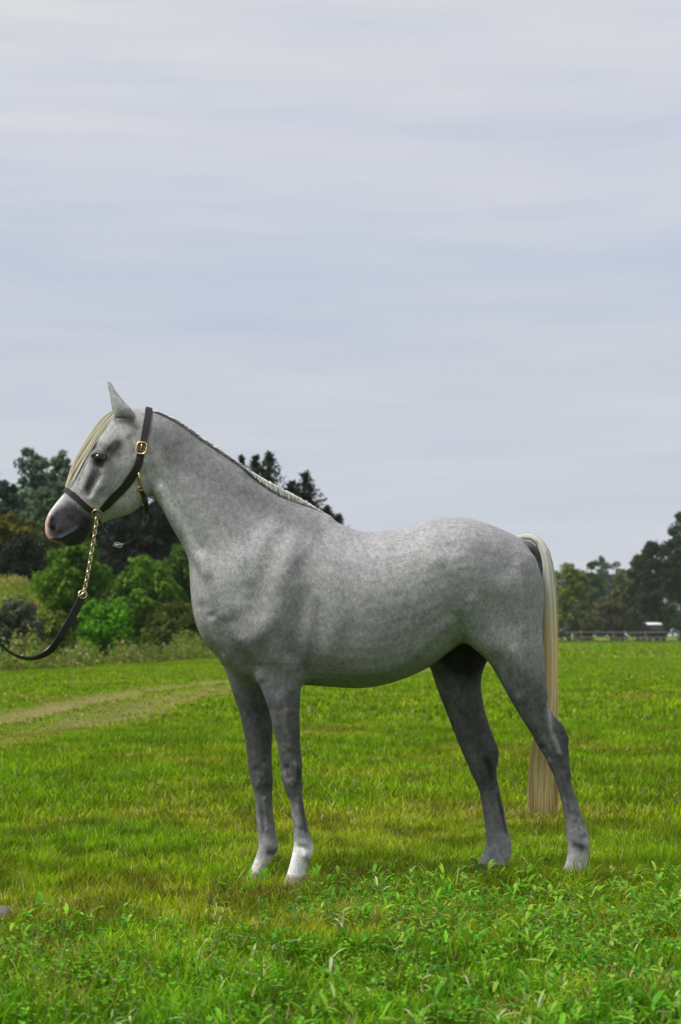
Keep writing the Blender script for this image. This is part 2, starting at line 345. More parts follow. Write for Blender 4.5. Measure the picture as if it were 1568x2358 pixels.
def weed_patch(name, n, D0, D1, lmin, lmax, wr, cols, seed, label, thresh, leaves=(5, 10), rise=0.8):
    r = np.random.default_rng(seed)
    D = np.sqrt(r.random(n * 3) * (D1 ** 2 - D0 ** 2) + D0 ** 2); x = (r.random(n * 3) * 2 - 1) * (0.168 * D * 1.16 + 0.3); y = D - CAMD
    ok = fbm(x * 1.4 + seed, y * 1.4, seed) + 0.34 * sstep(7.6, 4.0, D) * (0.35 + 1.3 * vnoise(x * 2.2, y * 2.2, seed + 3)) + 0.26 * sstep(-0.6, 0.5, x) > thresh + 0.11
    x = x[ok][:n]; y = y[ok][:n]; cnt = r.integers(leaves[0], leaves[1], len(x)); idx = np.repeat(np.arange(len(x)), cnt); m = len(idx)
    base = np.stack([x, y, gz(x, y)], -1)[idx] + np.stack([r.normal(0, .008, m), r.normal(0, .008, m), 0.012 + r.random(m) * 0.062], -1)
    a = r.random(m) * 2 * math.pi; e = rise * (0.25 + 0.9 * r.random(m)); d = np.stack([np.cos(a) * np.cos(e), np.sin(a) * np.cos(e), np.sin(e)], -1)
    ln = lmin + (lmax - lmin) * r.random(m) ** 1.4
    ci = r.integers(0, len(cols), len(x))[idx]; c = np.array(cols)[ci] * (0.7 + 0.6 * r.random(m))[:, None]
    V, F, C = leaf_blades(base, d, ln, ln * wr * (0.7 + 0.6 * r.random(m)), c, r, 3, 0.55, 0.5)
    tag(link(name, fastmesh(name, V, F, C), M_weed, smooth=True), label, None, None, 'stuff')
weed_patch('clover_cover', 2600, 3.9, 7.4, 0.008, 0.020, 0.34, [(0.12, 0.38, 0.012), (0.20, 0.42, 0.02), (0.08, 0.28, 0.012), (0.06, 0.20, 0.02)], 101, 'low bright clover leaves spreading through the foreground grass', 0.70)
weed_patch('dandelion_cover', 520, 3.9, 7.0, 0.028, 0.070, 0.105, [(0.15, 0.40, 0.015), (0.24, 0.44, 0.03), (0.10, 0.32, 0.012), (0.30, 0.46, 0.06)], 102, 'long dandelion leaves in the rank foreground grass', 0.66, (5, 9), 1.0)
weed_patch('pale_thistle_cover', 110, 4.0, 6.4, 0.03, 0.065, 0.06, [(0.34, 0.46, 0.16), (0.44, 0.50, 0.26), (0.28, 0.44, 0.10)], 103, 'pale thistle leaves among the foreground weeds', 0.66, (3, 6), 1.1)
# dry stalks standing in the grass
n = 190; D = np.sqrt(r.random(n) * (8.5 ** 2 - 16) + 16); x = (r.random(n) * 2 - 1) * (0.168 * D * 1.15 + .3); y = D - CAMD
a = r.random(n) * 6.283; e = 0.75 + 0.8 * r.random(n); d = np.stack([np.cos(a) * np.cos(e), np.sin(a) * np.cos(e), np.sin(e)], -1)
V, F, C = leaf_blades(np.stack([x, y, gz(x, y)], -1), d, 0.05 + 0.09 * r.random(n), np.full(n, 0.0018), np.array([(0.45, 0.36, 0.17), (0.36, 0.22, 0.10), (0.5, 0.47, 0.3)])[r.integers(0, 3, n)], r, 3, 0.4)
tag(link('dry_stalks', fastmesh('dry_stalks', V, F, C), M_grass), 'thin dry grass stalks scattered over the foreground', None, None, 'stuff')
def single_weed(px, py, nl, ln, wd, col, rise, label, nm, seed):
    r = np.random.default_rng(seed)
    D = CAMH * FP / (py - HOR); bx = (px - 784) / FP * D; by = D - CAMD; bz = float(gz(bx, by))
    root = empty(nm, (bx, by, bz), label, 'weed plant')
    for i in range(nl):
        a = i * 2.4 + r.random() * 0.5; e = rise * (0.7 + 0.5 * r.random()); d = np.array([[math.cos(a) * math.cos(e), math.sin(a) * math.cos(e), math.sin(e)]])
        V, F, C = leaf_blades(np.zeros((1, 3)) + d * 0.004, d, np.array([ln * (0.7 + 0.5 * r.random())]), np.array([wd]), np.array([col]) * (0.85 + 0.3 * r.random()), r, 5, 0.6, 0.35)
        link('leaf', fastmesh('leaf', V, F, C), M_weed, root)
single_weed(1395, 2330, 10, 0.05, 0.014, (0.22, 0.42, 0.05), 0.75, 'pale green broad leaved plant at the bottom right of the meadow', 'weed_plant', 1)
single_weed(1160, 2352, 7, 0.05, 0.004, (0.62, 0.70, 0.45), 1.1, 'whitish narrow leaved thistle at the bottom edge below the hind legs', 'thistle_plant', 2)
single_weed(828, 2330, 6, 0.035, 0.005, (0.72, 0.72, 0.62), 0.9, 'white tipped thistle at the bottom edge near the middle', 'thistle_plant', 3)
single_weed(1300, 2095, 6, 0.09, 0.0035, (0.55, 0.60, 0.30), 0.8, 'pale arching grass tuft just in front of the near hind hoof', 'grass_tuft', 4)
single_weed(1105, 2085, 8, 0.05, 0.007, (0.30, 0.48, 0.12), 1.0, 'light green leafy weed in front of the far hind hoof', 'weed_plant', 5)
single_weed(612, 2245, 7, 0.04, 0.008, (0.35, 0.46, 0.16), 1.0, 'pale leafy weed below the fore hooves at the lower centre left', 'weed_plant', 6)
# stone at the left edge
bm = bmesh.new(); bmesh.ops.create_icosphere(bm, subdivisions=3, radius=0.045)
for v in bm.verts:
    k = 1 + 0.25 * math.sin(v.co.x * 60 + 1) * math.cos(v.co.y * 45) ; v.co *= k; v.co.z *= 0.55
me = bpy.data.meshes.new('stone'); bm.to_mesh(me); bm.free()
D = CAMH * FP / (2118 - HOR); o = link('stone', me, M_stone); o.location = ((4 - 784) / FP * D, D - CAMD, 0.022)
tag(o, 'pale stone half sunk in the grass at the left edge', 'stone')
# bare reddish soil showing at the bottom right
D = CAMH * FP / (2352 - HOR); cx, cy = (1392 - 784) / FP * D, D - CAMD
V = [(cx, cy, 0.012)] + [(cx + 0.075 * math.cos(a) * (1 + .3 * math.sin(3 * a)), cy + 0.05 * math.sin(a) * (1 + .2 * math.cos(2 * a)), 0.004) for a in np.linspace(0, 2 * math.pi, 20, endpoint=False)]
link('bare_soil', pymesh('bare_soil', V, [(0, i, i % 20 + 1) for i in range(1, 21)]), plain('red_soil', (0.11, 0.045, 0.025), 0.95, noise=0.5, scale=60, bump=1.0))['kind'] = 'structure'

# ------------------------------------------------------------------ trees and bushes
def quads(c, nrm, size, col, r):
    n = len(c); a = r.normal(size=(n, 3)); u = np.cross(nrm, a); u /= np.linalg.norm(u, axis=1)[:, None] + 1e-9; v = np.cross(nrm, u)
    s = size[:, None]; V = np.stack([c - u * s * 0.95, c - v * s * 0.5 + nrm * s * 0.12, c + u * s * 0.95, c + v * s * 0.5 + nrm * s * 0.12], 1).reshape(-1, 3)
    return V, np.arange(n * 4).reshape(-1, 4), np.repeat(col, 4, 0)
def wbase(px, D): return (px - 784) / FP * D, D - CAMD
TREES = []
def broadleaf(name, label, cat, px, D, top, wpx, col, seed, low=0.12, group=None, nleaf=None, leafs=1.0, shape=1.0, var=0.25, trunk=True):
    r = np.random.default_rng(seed); x, y = wbase(px, D); z0 = float(gz(x, y)); H = CAMH + (HOR - top) * D / FP - z0; R = wpx * D / FP / 2
    root = empty(name, (x, y, z0), label, cat, group); TREES.append(root)
    s = D / 2028 * 2.3 * leafs + 0.01
    K = 80; zc = H * (1 + low) / 2; hz = H * (1 - low) / 2
    d = r.normal(size=(K, 3)); d /= np.linalg.norm(d, axis=1)[:, None]; rad = r.random(K) ** 0.45 * np.where(r.random(K) < 0.22, 1.08, 1.0)
    P = d * rad[:, None]; tz = (P[:, 2] + 1) / 2
    taper = np.clip(1.12 - 0.75 * np.abs(tz - 0.42) ** 1.3 * shape, 0.25, 1.2)
    C = np.stack([P[:, 0] * R * 0.84 * taper, P[:, 1] * R * 0.84 * taper, zc + P[:, 2] * hz * 0.90], -1)
    cr = (0.13 + 0.16 * r.random(K)) * min(R, hz) * 1.25
    n = nleaf or int(np.clip(wpx * (H / D * FP) * 0.19 / (10 * leafs ** 2) * 11, 2500, 14000))
    ci = r.integers(0, K, n); q = r.normal(size=(n, 3)); q /= np.linalg.norm(q, axis=1)[:, None]; q *= (r.random(n) ** 0.4)[:, None]
    c = C[ci] + q * cr[ci][:, None] * np.array([1.1, 1.1, 0.8]); c[:, 2] = np.maximum(c[:, 2], 0.04)
    nr = q + r.normal(size=(n, 3)) * 0.7 + np.array([0, 0, 0.5]); nr /= np.linalg.norm(nr, axis=1)[:, None]
    cl = (0.65 + 0.7 * r.random(K))[ci]
    lc = np.array(col)[None] * (cl * (1 - var + 2 * var * r.random(n)))[:, None]; lc[:, 0] *= 0.85 + 0.35 * r.random(n)
    V, F, Cc = quads(c, nr, s * (0.6 + 0.8 * r.random(n)), lc, r)
    link('crown', fastmesh('crown', V, F, Cc), M_leaf, root, smooth=False)
    mb = MB(); tr = max(0.05, H * 0.018)
    mb.add(*tube([(0, 0, -0.1), (0.05 * R, 0, H * 0.3), (-0.03 * R, 0.02 * R, H * 0.6), (0, 0, H * 0.9)], [tr * 1.3, tr, tr * 0.6, tr * 0.15], 7))
    for k in range(9):
        e = C[k * 4 % K]; st = np.array([0, 0, min(e[2] * 0.55, H * 0.6)]); mb.add(*tube([st, (st + e) / 2 + np.array([0, 0, 0.04 * H]), e], [tr * 0.5, tr * 0.3, tr * 0.08], 5))
    mb.build('trunk', M_bark, root, True)
    return root
def spruce(label, px, D, top, wpx, col, seed, group):
    r = np.random.default_rng(seed); x, y = wbase(px, D); z0 = float(gz(x, y)); H = CAMH + (HOR - top) * D / FP - z0; R = wpx * D / FP / 2
    root = empty('spruce_tree', (x, y, z0), label, 'tree', group)
    cs = []; ns = []; nw = 38
    for i in range(nw):
        t = i / (nw - 1); z = H * (0.08 + 0.90 * t); rr = R * (1 - t) ** 0.62 * (0.8 + 0.4 * r.random()) + 0.03
        for k in range(int(8 + 12 * (1 - t))):
            a = r.random() * 6.283; L_ = rr * (0.65 + 0.45 * r.random()); m = max(4, int(20 * L_ / R))
            s_ = np.linspace(0.1, 1, m); dd = np.array([math.cos(a), math.sin(a)])
            px_ = np.stack([dd[0] * L_ * s_, dd[1] * L_ * s_, z - 0.30 * L_ * s_ + 0.18 * L_ * s_ ** 2 + r.normal(0, .03, m)], -1)
            cs.append(np.repeat(px_, 3, 0) + r.normal(0, 0.022 * R + 0.03, (3 * m, 3)))
    cs.append(np.stack([r.normal(0, .02, 14), r.normal(0, .02, 14), np.linspace(H * 0.93, H, 14)], -1))
    c = np.vstack(cs); n = len(c); nr = r.normal(size=(n, 3)) * 0.6 + np.array([0, 0, 0.9]); nr /= np.linalg.norm(nr, axis=1)[:, None]
    lc = np.array(col)[None] * (0.6 + 0.8 * r.random(n))[:, None]
    V, F, Cc = quads(c, nr, (D / 2028 * 2.6) * (0.6 + 0.8 * r.random(n)), lc, r)
    link('crown', fastmesh('crown', V, F, Cc), M_needle, root, smooth=False)
    mb = MB(); mb.add(*tube([(0, 0, -0.1), (0, 0, H * 0.5), (0, 0, H * 0.97)], [H * 0.016, H * 0.01, 0.01], 7)); mb.build('trunk', M_bark, root, True)
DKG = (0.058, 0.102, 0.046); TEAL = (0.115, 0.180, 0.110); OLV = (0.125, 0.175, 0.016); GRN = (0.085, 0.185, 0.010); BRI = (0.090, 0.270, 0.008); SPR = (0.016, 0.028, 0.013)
g1 = 'tall trees behind the horse head'
broadleaf('broadleaf_tree', 'tall blue green tree with pointed top left of the forelock', 'tree', 82, 96, 1003, 120, TEAL, 1, 0.2, g1, leafs=1.1)
broadleaf('broadleaf_tree', 'narrow blue green tree directly left of the forelock', 'tree', 136, 98, 1016, 84, TEAL, 52, 0.25, g1, leafs=1.1)
broadleaf('broadleaf_tree', 'shorter dark tree at the left edge beneath the tall pointed one', 'tree', 12, 92, 1098, 110, (0.034, 0.062, 0.042), 3, 0.15, g1)
broadleaf('broadleaf_tree', 'dark round tree behind the nose of the horse', 'tree', 105, 90, 1120, 150, DKG, 4, 0.1, g1)
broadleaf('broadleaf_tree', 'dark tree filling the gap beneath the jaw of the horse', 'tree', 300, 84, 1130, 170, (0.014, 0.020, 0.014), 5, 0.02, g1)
broadleaf('broadleaf_tree', 'black green tree behind the bank at the left edge', 'tree', 45, 82, 1222, 110, (0.014, 0.020, 0.012), 6, 0.0, g1)
g2 = 'green bushes below the horse head'
broadleaf('bush', 'yellow olive bush at the left edge below the dark trees', 'bush', 38, 84, 1178, 120, (0.11, 0.115, 0.016), 7, 0.55, g2, trunk=False)
broadleaf('bush', 'full green bush behind the chain of the lead', 'bush', 168, 61, 1234, 178, GRN, 8, 0.25, g2)
broadleaf('bush', 'tall green bush beside the chest of the horse', 'bush', 420, 76, 1226, 150, (0.062, 0.125, 0.014), 9, 0.1, g2)
broadleaf('bush', 'green bush between the lead and the chest', 'bush', 335, 74, 1268, 165, GRN, 10, 0.1, g2)
broadleaf('bush', 'low bright green bush beside the leather lead', 'bush', 243, 60, 1368, 145, BRI, 11, 0.05, g2)
broadleaf('bush', 'olive bush low down against the chest of the horse', 'bush', 405, 71, 1380, 150, (0.085, 0.115, 0.016), 12, 0.0, g2)
broadleaf('bush', 'small yellow green bush on the foot of the bank', 'bush', 118, 54, 1392, 95, (0.13, 0.19, 0.02), 13, 0.05, g2)
broadleaf('bush', 'grey green bush at the left edge behind the lead', 'bush', 34, 51, 1372, 150, (0.085, 0.105, 0.060), 14, 0.0, g2, var=0.4)
broadleaf('bush', 'low bluish bush in the corner under the lead at the left edge', 'bush', 8, 50, 1492, 90, (0.06, 0.13, 0.075), 15, 0.0, g2)
g3 = 'spruces behind the neck'
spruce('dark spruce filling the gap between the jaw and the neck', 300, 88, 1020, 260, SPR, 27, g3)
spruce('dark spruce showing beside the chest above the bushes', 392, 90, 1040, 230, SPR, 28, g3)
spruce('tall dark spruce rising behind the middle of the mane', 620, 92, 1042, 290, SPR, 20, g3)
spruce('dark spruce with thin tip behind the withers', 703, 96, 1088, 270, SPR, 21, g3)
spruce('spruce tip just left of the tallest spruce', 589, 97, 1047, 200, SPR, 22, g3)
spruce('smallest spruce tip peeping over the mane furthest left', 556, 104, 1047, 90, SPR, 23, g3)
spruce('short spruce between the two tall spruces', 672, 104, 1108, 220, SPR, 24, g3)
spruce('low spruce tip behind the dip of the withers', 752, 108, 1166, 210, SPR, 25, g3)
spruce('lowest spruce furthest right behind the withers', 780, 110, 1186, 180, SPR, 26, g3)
g4 = 'trees beyond the far fence'
broadleaf('broadleaf_tree', 'round olive green tree directly right of the tail', 'tree', 1310, 232, 1292, 110, OLV, 30, 0.08, g4)
broadleaf('broadleaf_tree', 'mid green tree behind the olive tree right of the tail', 'tree', 1352, 262, 1278, 90, (0.075, 0.125, 0.03), 31, 0.1, g4)
broadleaf('broadleaf_tree', 'far bluish tree above the gap in the right treeline', 'tree', 1384, 470, 1277, 62, (0.045, 0.075, 0.045), 32, 0.05, g4)
broadleaf('broadleaf_tree', 'far bluish tree on the right side of the treeline gap', 'tree', 1418, 490, 1283, 66, (0.045, 0.075, 0.045), 33, 0.05, g4)
broadleaf('broadleaf_tree', 'brownish green tree left of the dark tall trees', 'tree', 1432, 238, 1300, 90, (0.095, 0.105, 0.028), 34, 0.05, g4)
broadleaf('broadleaf_tree', 'thin topped tree against the left side of the dark trees', 'tree', 1468, 236, 1258, 70, (0.075, 0.09, 0.026), 35, 0.05, g4)
broadleaf('broadleaf_tree', 'dark tall tree above the parked vehicle with the white roof', 'tree', 1512, 228, 1215, 100, (0.026, 0.046, 0.018), 36, 0.03, g4)
broadleaf('broadleaf_tree', 'tallest dark tree at the right edge', 'tree', 1568, 224, 1172, 120, (0.024, 0.044, 0.017), 37, 0.03, g4)
broadleaf('bush', 'low olive shrub behind the fence under the round olive tree', 'bush', 1340, 222, 1388, 110, (0.075, 0.09, 0.025), 38, 0.0, g4)
broadleaf('bush', 'low brown green shrub behind the fence in the middle of the gap', 'bush', 1405, 226, 1372, 100, (0.07, 0.075, 0.03), 39, 0.0, g4)
# far woods that read as one mass (they run on past both edges of the view and behind the horse)
def wood(name, label, x0, x1, y0, y1, h0, h1, n, col, seed, leaf):
    r = np.random.default_rng(seed); K = int((x1 - x0) / 4.5) * 3
    cx = x0 + (x1 - x0) * r.random(K); cy = y0 + (y1 - y0) * r.random(K); hh = h0 + (h1 - h0) * r.random(K)
    ci = r.integers(0, K, n); q = r.normal(size=(n, 3)); q /= np.linalg.norm(q, axis=1)[:, None]; q *= (r.random(n) ** 0.35)[:, None]
    R = 2.0 + 1.8 * r.random(K)
    c = np.stack([cx[ci] + q[:, 0] * R[ci], cy[ci] + q[:, 1] * R[ci], hh[ci] * (0.5 + 0.5 * q[:, 2])], -1); c[:, 2] += gz(c[:, 0], c[:, 1])
    nr = q + r.normal(size=(n, 3)) * 0.6 + np.array([0, 0, .4]); nr /= np.linalg.norm(nr, axis=1)[:, None]
    lc = np.array(col)[None] * ((0.7 + 0.6 * r.random(K))[ci] * (0.7 + 0.6 * r.random(n)))[:, None]
    V, F, C = quads(c, nr, leaf * (0.6 + 0.8 * r.random(n)), lc, r)
    tag(link(name, fastmesh(name, V, F, C), M_leaf, smooth=False), label, None, None, 'stuff')
wood('far_wood', 'far wood closing the field behind the fence', -30, 260, 250, 285, 5.5, 8.8, 62000, (0.075, 0.10, 0.024), 60, 0.42)
wood('far_wood', 'bluish wood on the skyline far beyond the fence', -40, 160, 440, 520, 10, 16.5, 16000, (0.045, 0.07, 0.045), 61, 0.75)
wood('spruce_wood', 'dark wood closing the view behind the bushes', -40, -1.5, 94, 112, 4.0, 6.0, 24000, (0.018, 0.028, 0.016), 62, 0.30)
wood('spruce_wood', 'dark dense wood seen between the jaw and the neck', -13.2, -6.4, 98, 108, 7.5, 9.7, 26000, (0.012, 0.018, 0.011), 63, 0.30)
wood('hillside_wood', 'wood on the rise further left beyond the bank', -120, -20, 98, 130, 6.0, 10.0, 26000, (0.04, 0.065, 0.03), 64, 0.42)
# tall weeds in front of the bushes
def tall_weeds(name, n, seed, x0, x1, y0, y1, h0, h1, cols, label, flower=None):
    r = np.random.default_rng(seed); x = x0 + (x1 - x0) * r.random(n); y = y0 + (y1 - y0) * r.random(n)
    if flower is not None: fr = np.clip(38 + (x + 7.4) * 7.5, 34, 64); y = fr + (y - y0) * 0.9; y0 = fr; y1 = fr + 6.5
    dens = fbm(x * 0.9, y * 0.4, seed); fq = sstep(y0, y0 + 0.6 * (y1 - y0), y + 3.0 * (vnoise(x * 0.8, y * 0.3, 5) - 0.5)); k = dens > 0.36; fq = fq[k]; x = x[k]; y = y[k]; dens = dens[k]; n = len(x)
    h = (h0 + (h1 - h0) * r.random(n)) * (0.25 + 1.3 * dens ** 1.3) * (0.35 + 0.65 * fq); m = 9; idx = np.repeat(np.arange(n), m)
    t = np.tile(np.linspace(0.1, 1, m), n); B = np.stack([x, y, gz(x, y)], -1)[idx]
    B = B + np.stack([r.normal(0, .05, n * m), r.normal(0, .05, n * m), t * h[idx]], -1)
    nr = r.normal(size=(n * m, 3)) + np.array([0, 0, .4]); nr /= np.linalg.norm(nr, axis=1)[:, None]
    c = np.array(cols)[r.integers(0, len(cols), n)][idx] * (0.65 + 0.7 * r.random(n * m))[:, None]
    if flower is not None:
        top = (t > 0.88) & (r.random(n * m) < 0.06); c[top] = np.array(flower)
    V, F, C = quads(B, nr, 0.035 + 0.035 * r.random(n * m), c, r)
    tag(link(name, fastmesh(name, V, F, C), M_weed, smooth=False), label, None, None, 'stuff')
tall_weeds('tall_weeds', 6500, 80, -9.5, 1.5, 43.5, 51, 0.25, 0.95, [(0.15, 0.26, 0.02), (0.23, 0.28, 0.025), (0.22, 0.18, 0.05), (0.13, 0.23, 0.025), (0.18, 0.24, 0.04)], 'rank weeds with pale flower heads in front of the bushes', (0.5, 0.42, 0.36))
tall_weeds('bank_grass', 3200, 81, -16, -7.6, 51, 66, 0.15, 0.40, [(0.20, 0.24, 0.025), (0.28, 0.26, 0.05), (0.34, 0.29, 0.10)], 'yellow grass growing over the bank at the left')
tall_weeds('field_edge_grass', 2600, 82, 12, 42, 176, 182, 0.20, 0.40, [(0.10, 0.115, 0.014), (0.12, 0.13, 0.02)], 'longer olive grass in front of the far fence')

# ------------------------------------------------------------------ far fence, van, grazing horse
FD = 190.0
fx0 = wbase(1190, FD)[0]; root = empty('rail_fence', (fx0, FD - CAMD, 0), 'grey two rail wooden fence along the far side of the field', 'fence')
sp = 3.0; nf = 9
for i in range(nf):
    x = i * sp; zz = float(gz(fx0 + x, FD - CAMD))
    mb = MB(); mb.box((x, 0, zz + 0.52), (0.13, 0.13, 1.16)); mb.build('post', M_postwood, root)
    if i < nf - 1:
        for hgt, th in ((0.98, 0.11), (0.52, 0.10)):
            mb = MB(); mb.box((x + sp / 2, -0.09, zz + hgt + 0.02 * math.sin(i * 3 + hgt)), (sp - 0.01, 0.05, th)); mb.build('rail', M_rail, root)
VD = 206.0
vx, vy = wbase(1503, VD); van = empty('parked_van', (vx, vy, 0), 'dark vehicle with a white roof parked behind the far fence', 'van'); van.rotation_euler.z = math.radians(7); van.scale = (0.9, 0.9, 0.9)
# section of the van along its length: sloping bonnet, windscreen, curved roof
prof = [(-2.1, .45), (-2.15, .95), (-1.95, 1.15), (-1.25, 1.28), (-.75, 1.92), (-.35, 2.08), (.6, 2.14), (1.7, 2.08), (2.0, 1.95), (2.1, 1.2), (2.12, .45)]
pp = crom([(p[0], p[1]) for p in prof], 3); V = []; F = []; sides = (-0.93, -0.80, 0.80, 0.93)
k = len(pp)
for s_ in sides:
    for (a, h) in pp:
        ins = 0.10 * max(0, h - 1.1); V.append((s_ - math.copysign(ins, s_), a, h if abs(s_) > .85 else h + 0.035))
for j in range(3):
    for i in range(k): F.append((j * k + i, j * k + (i + 1) % k, (j + 1) * k + (i + 1) % k, (j + 1) * k + i))
F.append(tuple(range(k))); F.append(tuple(range(4 * k - 1, 3 * k - 1, -1)))
link('body', pymesh('body', V, F), M_glass if False else plain('dark_paint', (0.012, 0.013, 0.014), 0.7, spec=0.1), van, True)
rp = [p for p in pp if p[1] > 1.86]; V = [(sx_ * (.885 - .10 * max(0, h - 1.1)) * (1.0 if j in (0, 3) else .86), a, h + (.012 if j in (0, 3) else .055)) for j, sx_ in enumerate((-1, -1, 1, 1)) for (a, h) in rp]
V = [(x * 1.06, a, h) for x, a, h in V]; k2 = len(rp)
link('roof', pymesh('roof', V, [(j * k2 + i, j * k2 + i + 1, (j + 1) * k2 + i + 1, (j + 1) * k2 + i) for j in range(3) for i in range(k2 - 1)]), M_white, van, True)
mb = MB(); mb.add([(-.70, -1.20, 1.36), (.70, -1.20, 1.36), (.62, -.80, 1.90), (-.62, -.80, 1.90)], [(0, 1, 2, 3)])
for v in range(4): mb.V[v] = (mb.V[v][0], mb.V[v][1] - 0.05, mb.V[v][2] + 0.03)
mb.build('windscreen', M_glass, van)
for sx_ in (-1, 1):
    for a0, a1 in ((-.75, .25), (.35, 1.75)):
        mb = MB(); mb.add([(sx_ * .935, a0, 1.25), (sx_ * .935, a1, 1.25), (sx_ * .872, a1, 1.85), (sx_ * .872, max(a0, -.5), 1.85)], [(0, 1, 2, 3)]); mb.build('window', M_glass, van)
    for a0 in (-1.35, 1.35):
        Vt, Ft = tube([(sx_ * .72, a0, .33), (sx_ * .95, a0, .33)], [.33, .33], 16); link('wheel', pymesh('wheel', Vt, Ft), M_tyre, van)
    mb = MB(); mb.box((sx_ * .65, -2.165, .86), (.3, .06, .16)); mb.build('headlight', M_glass, van)
mb = MB(); mb.box((0, -2.15, .5), (1.7, .1, .2)); mb.build('bumper', M_tyre, van)

# ------------------------------------------------------------------ level-set modelling of animals
class Sculpt:
    def __init__(s, lo, hi, vox, band=9):
        s.v = vox; s.lo = np.floor(np.array(lo) / vox).astype(int); s.hi = np.ceil(np.array(hi) / vox).astype(int)
        s.bg = band * vox; s.band = band; s.F = np.full(tuple(s.hi - s.lo), s.bg, np.float32); s.tr = vdb.createLinearTransform(vox)
    def add(s, V, Q, k=0.03):
        V = np.ascontiguousarray(V, np.float32)
        g = vdb.FloatGrid.createLevelSetFromPolygons(V, quads=np.ascontiguousarray(Q, np.uint32), transform=s.tr, halfWidth=float(s.band))
        a = np.maximum(np.floor(V.min(0) / s.v).astype(int) - s.band - 1, s.lo); b_ = np.minimum(np.ceil(V.max(0) / s.v).astype(int) + s.band + 2, s.hi)
        G = np.zeros(tuple(b_ - a), np.float32); g.copyToArray(G, ijk=tuple(int(q) for q in a))
        sl = tuple(slice(int(a[i] - s.lo[i]), int(b_[i] - s.lo[i])) for i in range(3)); A = s.F[sl]
        h = np.maximum(k - np.abs(A - G), 0) / k
        s.F[sl] = np.clip(np.minimum(A, G) - h * h * k * 0.25, -s.bg, s.bg)
    def mesh(s, smooth=2):
        g = vdb.FloatGrid(s.bg); g.transform = s.tr; g.copyFromArray(s.F, ijk=tuple(int(q) for q in s.lo))
        P, T, Q = g.convertToPolygons(isovalue=0.0, adaptivity=0.0)
        Q = Q.astype(np.int64); P = P.astype(np.float64)
        if len(T): Q = np.vstack([Q, np.hstack([T.astype(np.int64), T[:, 2:3].astype(np.int64)])])
        s.E = np.unique(np.sort(np.vstack([Q[:, [0, 1]], Q[:, [1, 2]], Q[:, [2, 3]], Q[:, [3, 0]]]), 1), axis=0); s.E = s.E[s.E[:, 0] != s.E[:, 1]]
        s.Q = Q[:, ::-1].copy()
        return s.relax(P, smooth)
    def relax(s, P, it):
        n = len(P); e = s.E; deg = np.bincount(e.ravel(), minlength=n)[:, None] + 1e-9
        for k in range(it * 2):
            A = np.zeros_like(P)
            for j in range(P.shape[1]):
                A[:, j] = np.bincount(e[:, 0], P[e[:, 1], j], n) + np.bincount(e[:, 1], P[e[:, 0], j], n)
            P = P + (0.5 if k % 2 == 0 else -0.48) * (A / deg - P)
        return P
    def normals(s, P):
        Q = s.Q; fn = np.cross(P[Q[:, 2]] - P[Q[:, 0]], P[Q[:, 3]] - P[Q[:, 1]]); nn = np.zeros_like(P)
        for i in range(4):
            for j in range(3): nn[:, j] += np.bincount(Q[:, i], fn[:, j], len(P))
        return nn / (np.linalg.norm(nn, axis=1)[:, None] + 1e-12)
def loft(rings, n=28, sub=4):
    """rings: rows of (A xyz, B xyz, half width, squareness, bulge towards B)"""
    R = crom(np.array([np.concatenate([a, b_, [w, e, bi]]) for a, b_, w, e, bi in rings]), sub); V = []; Q = []
    for row in R:
        A, B, w, e, bi = row[:3], row[3:6], max(row[6], 0.001), row[7], row[8]; c = (A + B) / 2; h = (A - B) / 2
        for k in range(n):
            a = 2 * math.pi * k / n; ca, sa = math.cos(a), math.sin(a)
            V.append(c + h * math.copysign(abs(ca) ** e, ca) + np.array([0, 1, 0]) * w * (1 - bi * ca) * math.copysign(abs(sa) ** e, sa))
    m = len(R)
    for i in range(m - 1):
        for k in range(n): Q.append((i * n + k, i * n + (k + 1) % n, (i + 1) * n + (k + 1) % n, (i + 1) * n + k))
    for i, rev in ((0, True), (m - 1, False)):
        c = len(V); V.append(np.mean(V[i * n:(i + 1) * n], 0))
        for k in range(n):
            f = (i * n + k, i * n + (k + 1) % n, c, c); Q.append(f[::-1] if rev else f)
    return np.array(V), np.array(Q)

# far grazing horse
GD = 186.0
gx_, gy_ = wbase(1283, GD); gh = empty('grazing_horse', (gx_, gy_, 0), 'black horse grazing by the far fence beside the tail', 'horse')
sc_ = Sculpt((-1.1, -.35, -.05), (1.5, .35, 1.4), 0.03, 5)
R = lambda pts: loft([(np.array([a[0], a[2], a[1]]), np.array([b_[0], b_[2] if len(b_) > 2 else a[2], b_[1]]), w, 1, 0) for a, b_, w in pts], 14, 3)
sc_.add(*R([((-.72, .95, 0), (-.7, .8), .05), ((-.6, 1.12, 0), (-.6, .6), .17), ((-.2, 1.13, 0), (-.2, .55), .22), ((.25, 1.14, 0), (.25, .55), .21), ((.5, 1.1, 0), (.5, .65), .15), ((.6, .95, 0), (.6, .8), .06)]), 0.05)
sc_.add(*R([((.35, 1.13, 0), (.5, .75), .12), ((.75, .85, 0), (.65, .6), .09), ((.98, .55, 0), (.85, .42), .07)]), 0.05)
sc_.add(*R([((.93, .58, 0), (.84, .42), .07), ((1.02, .4, 0), (.88, .28), .07), ((1.04, .16, 0), (.95, .1), .05)]), 0.04)
for lx, ly, fr in ((-.55, -.12, 0), (-.5, .12, 0), (.38, -.1, 1), (.46, .1, 1)):
    sc_.add(*R([((lx - .12, .8, ly), (lx + .14, .8), .09), ((lx - .07, .5, ly), (lx + .07, .5), .06), ((lx - .04, .25, ly), (lx + .05, .25), .04), ((lx - .05, 0, ly), (lx + .06, 0), .045)]), 0.05)
P = sc_.mesh(1)
link('body', fastmesh('body', P, sc_.Q), M_blackcoat, gh)
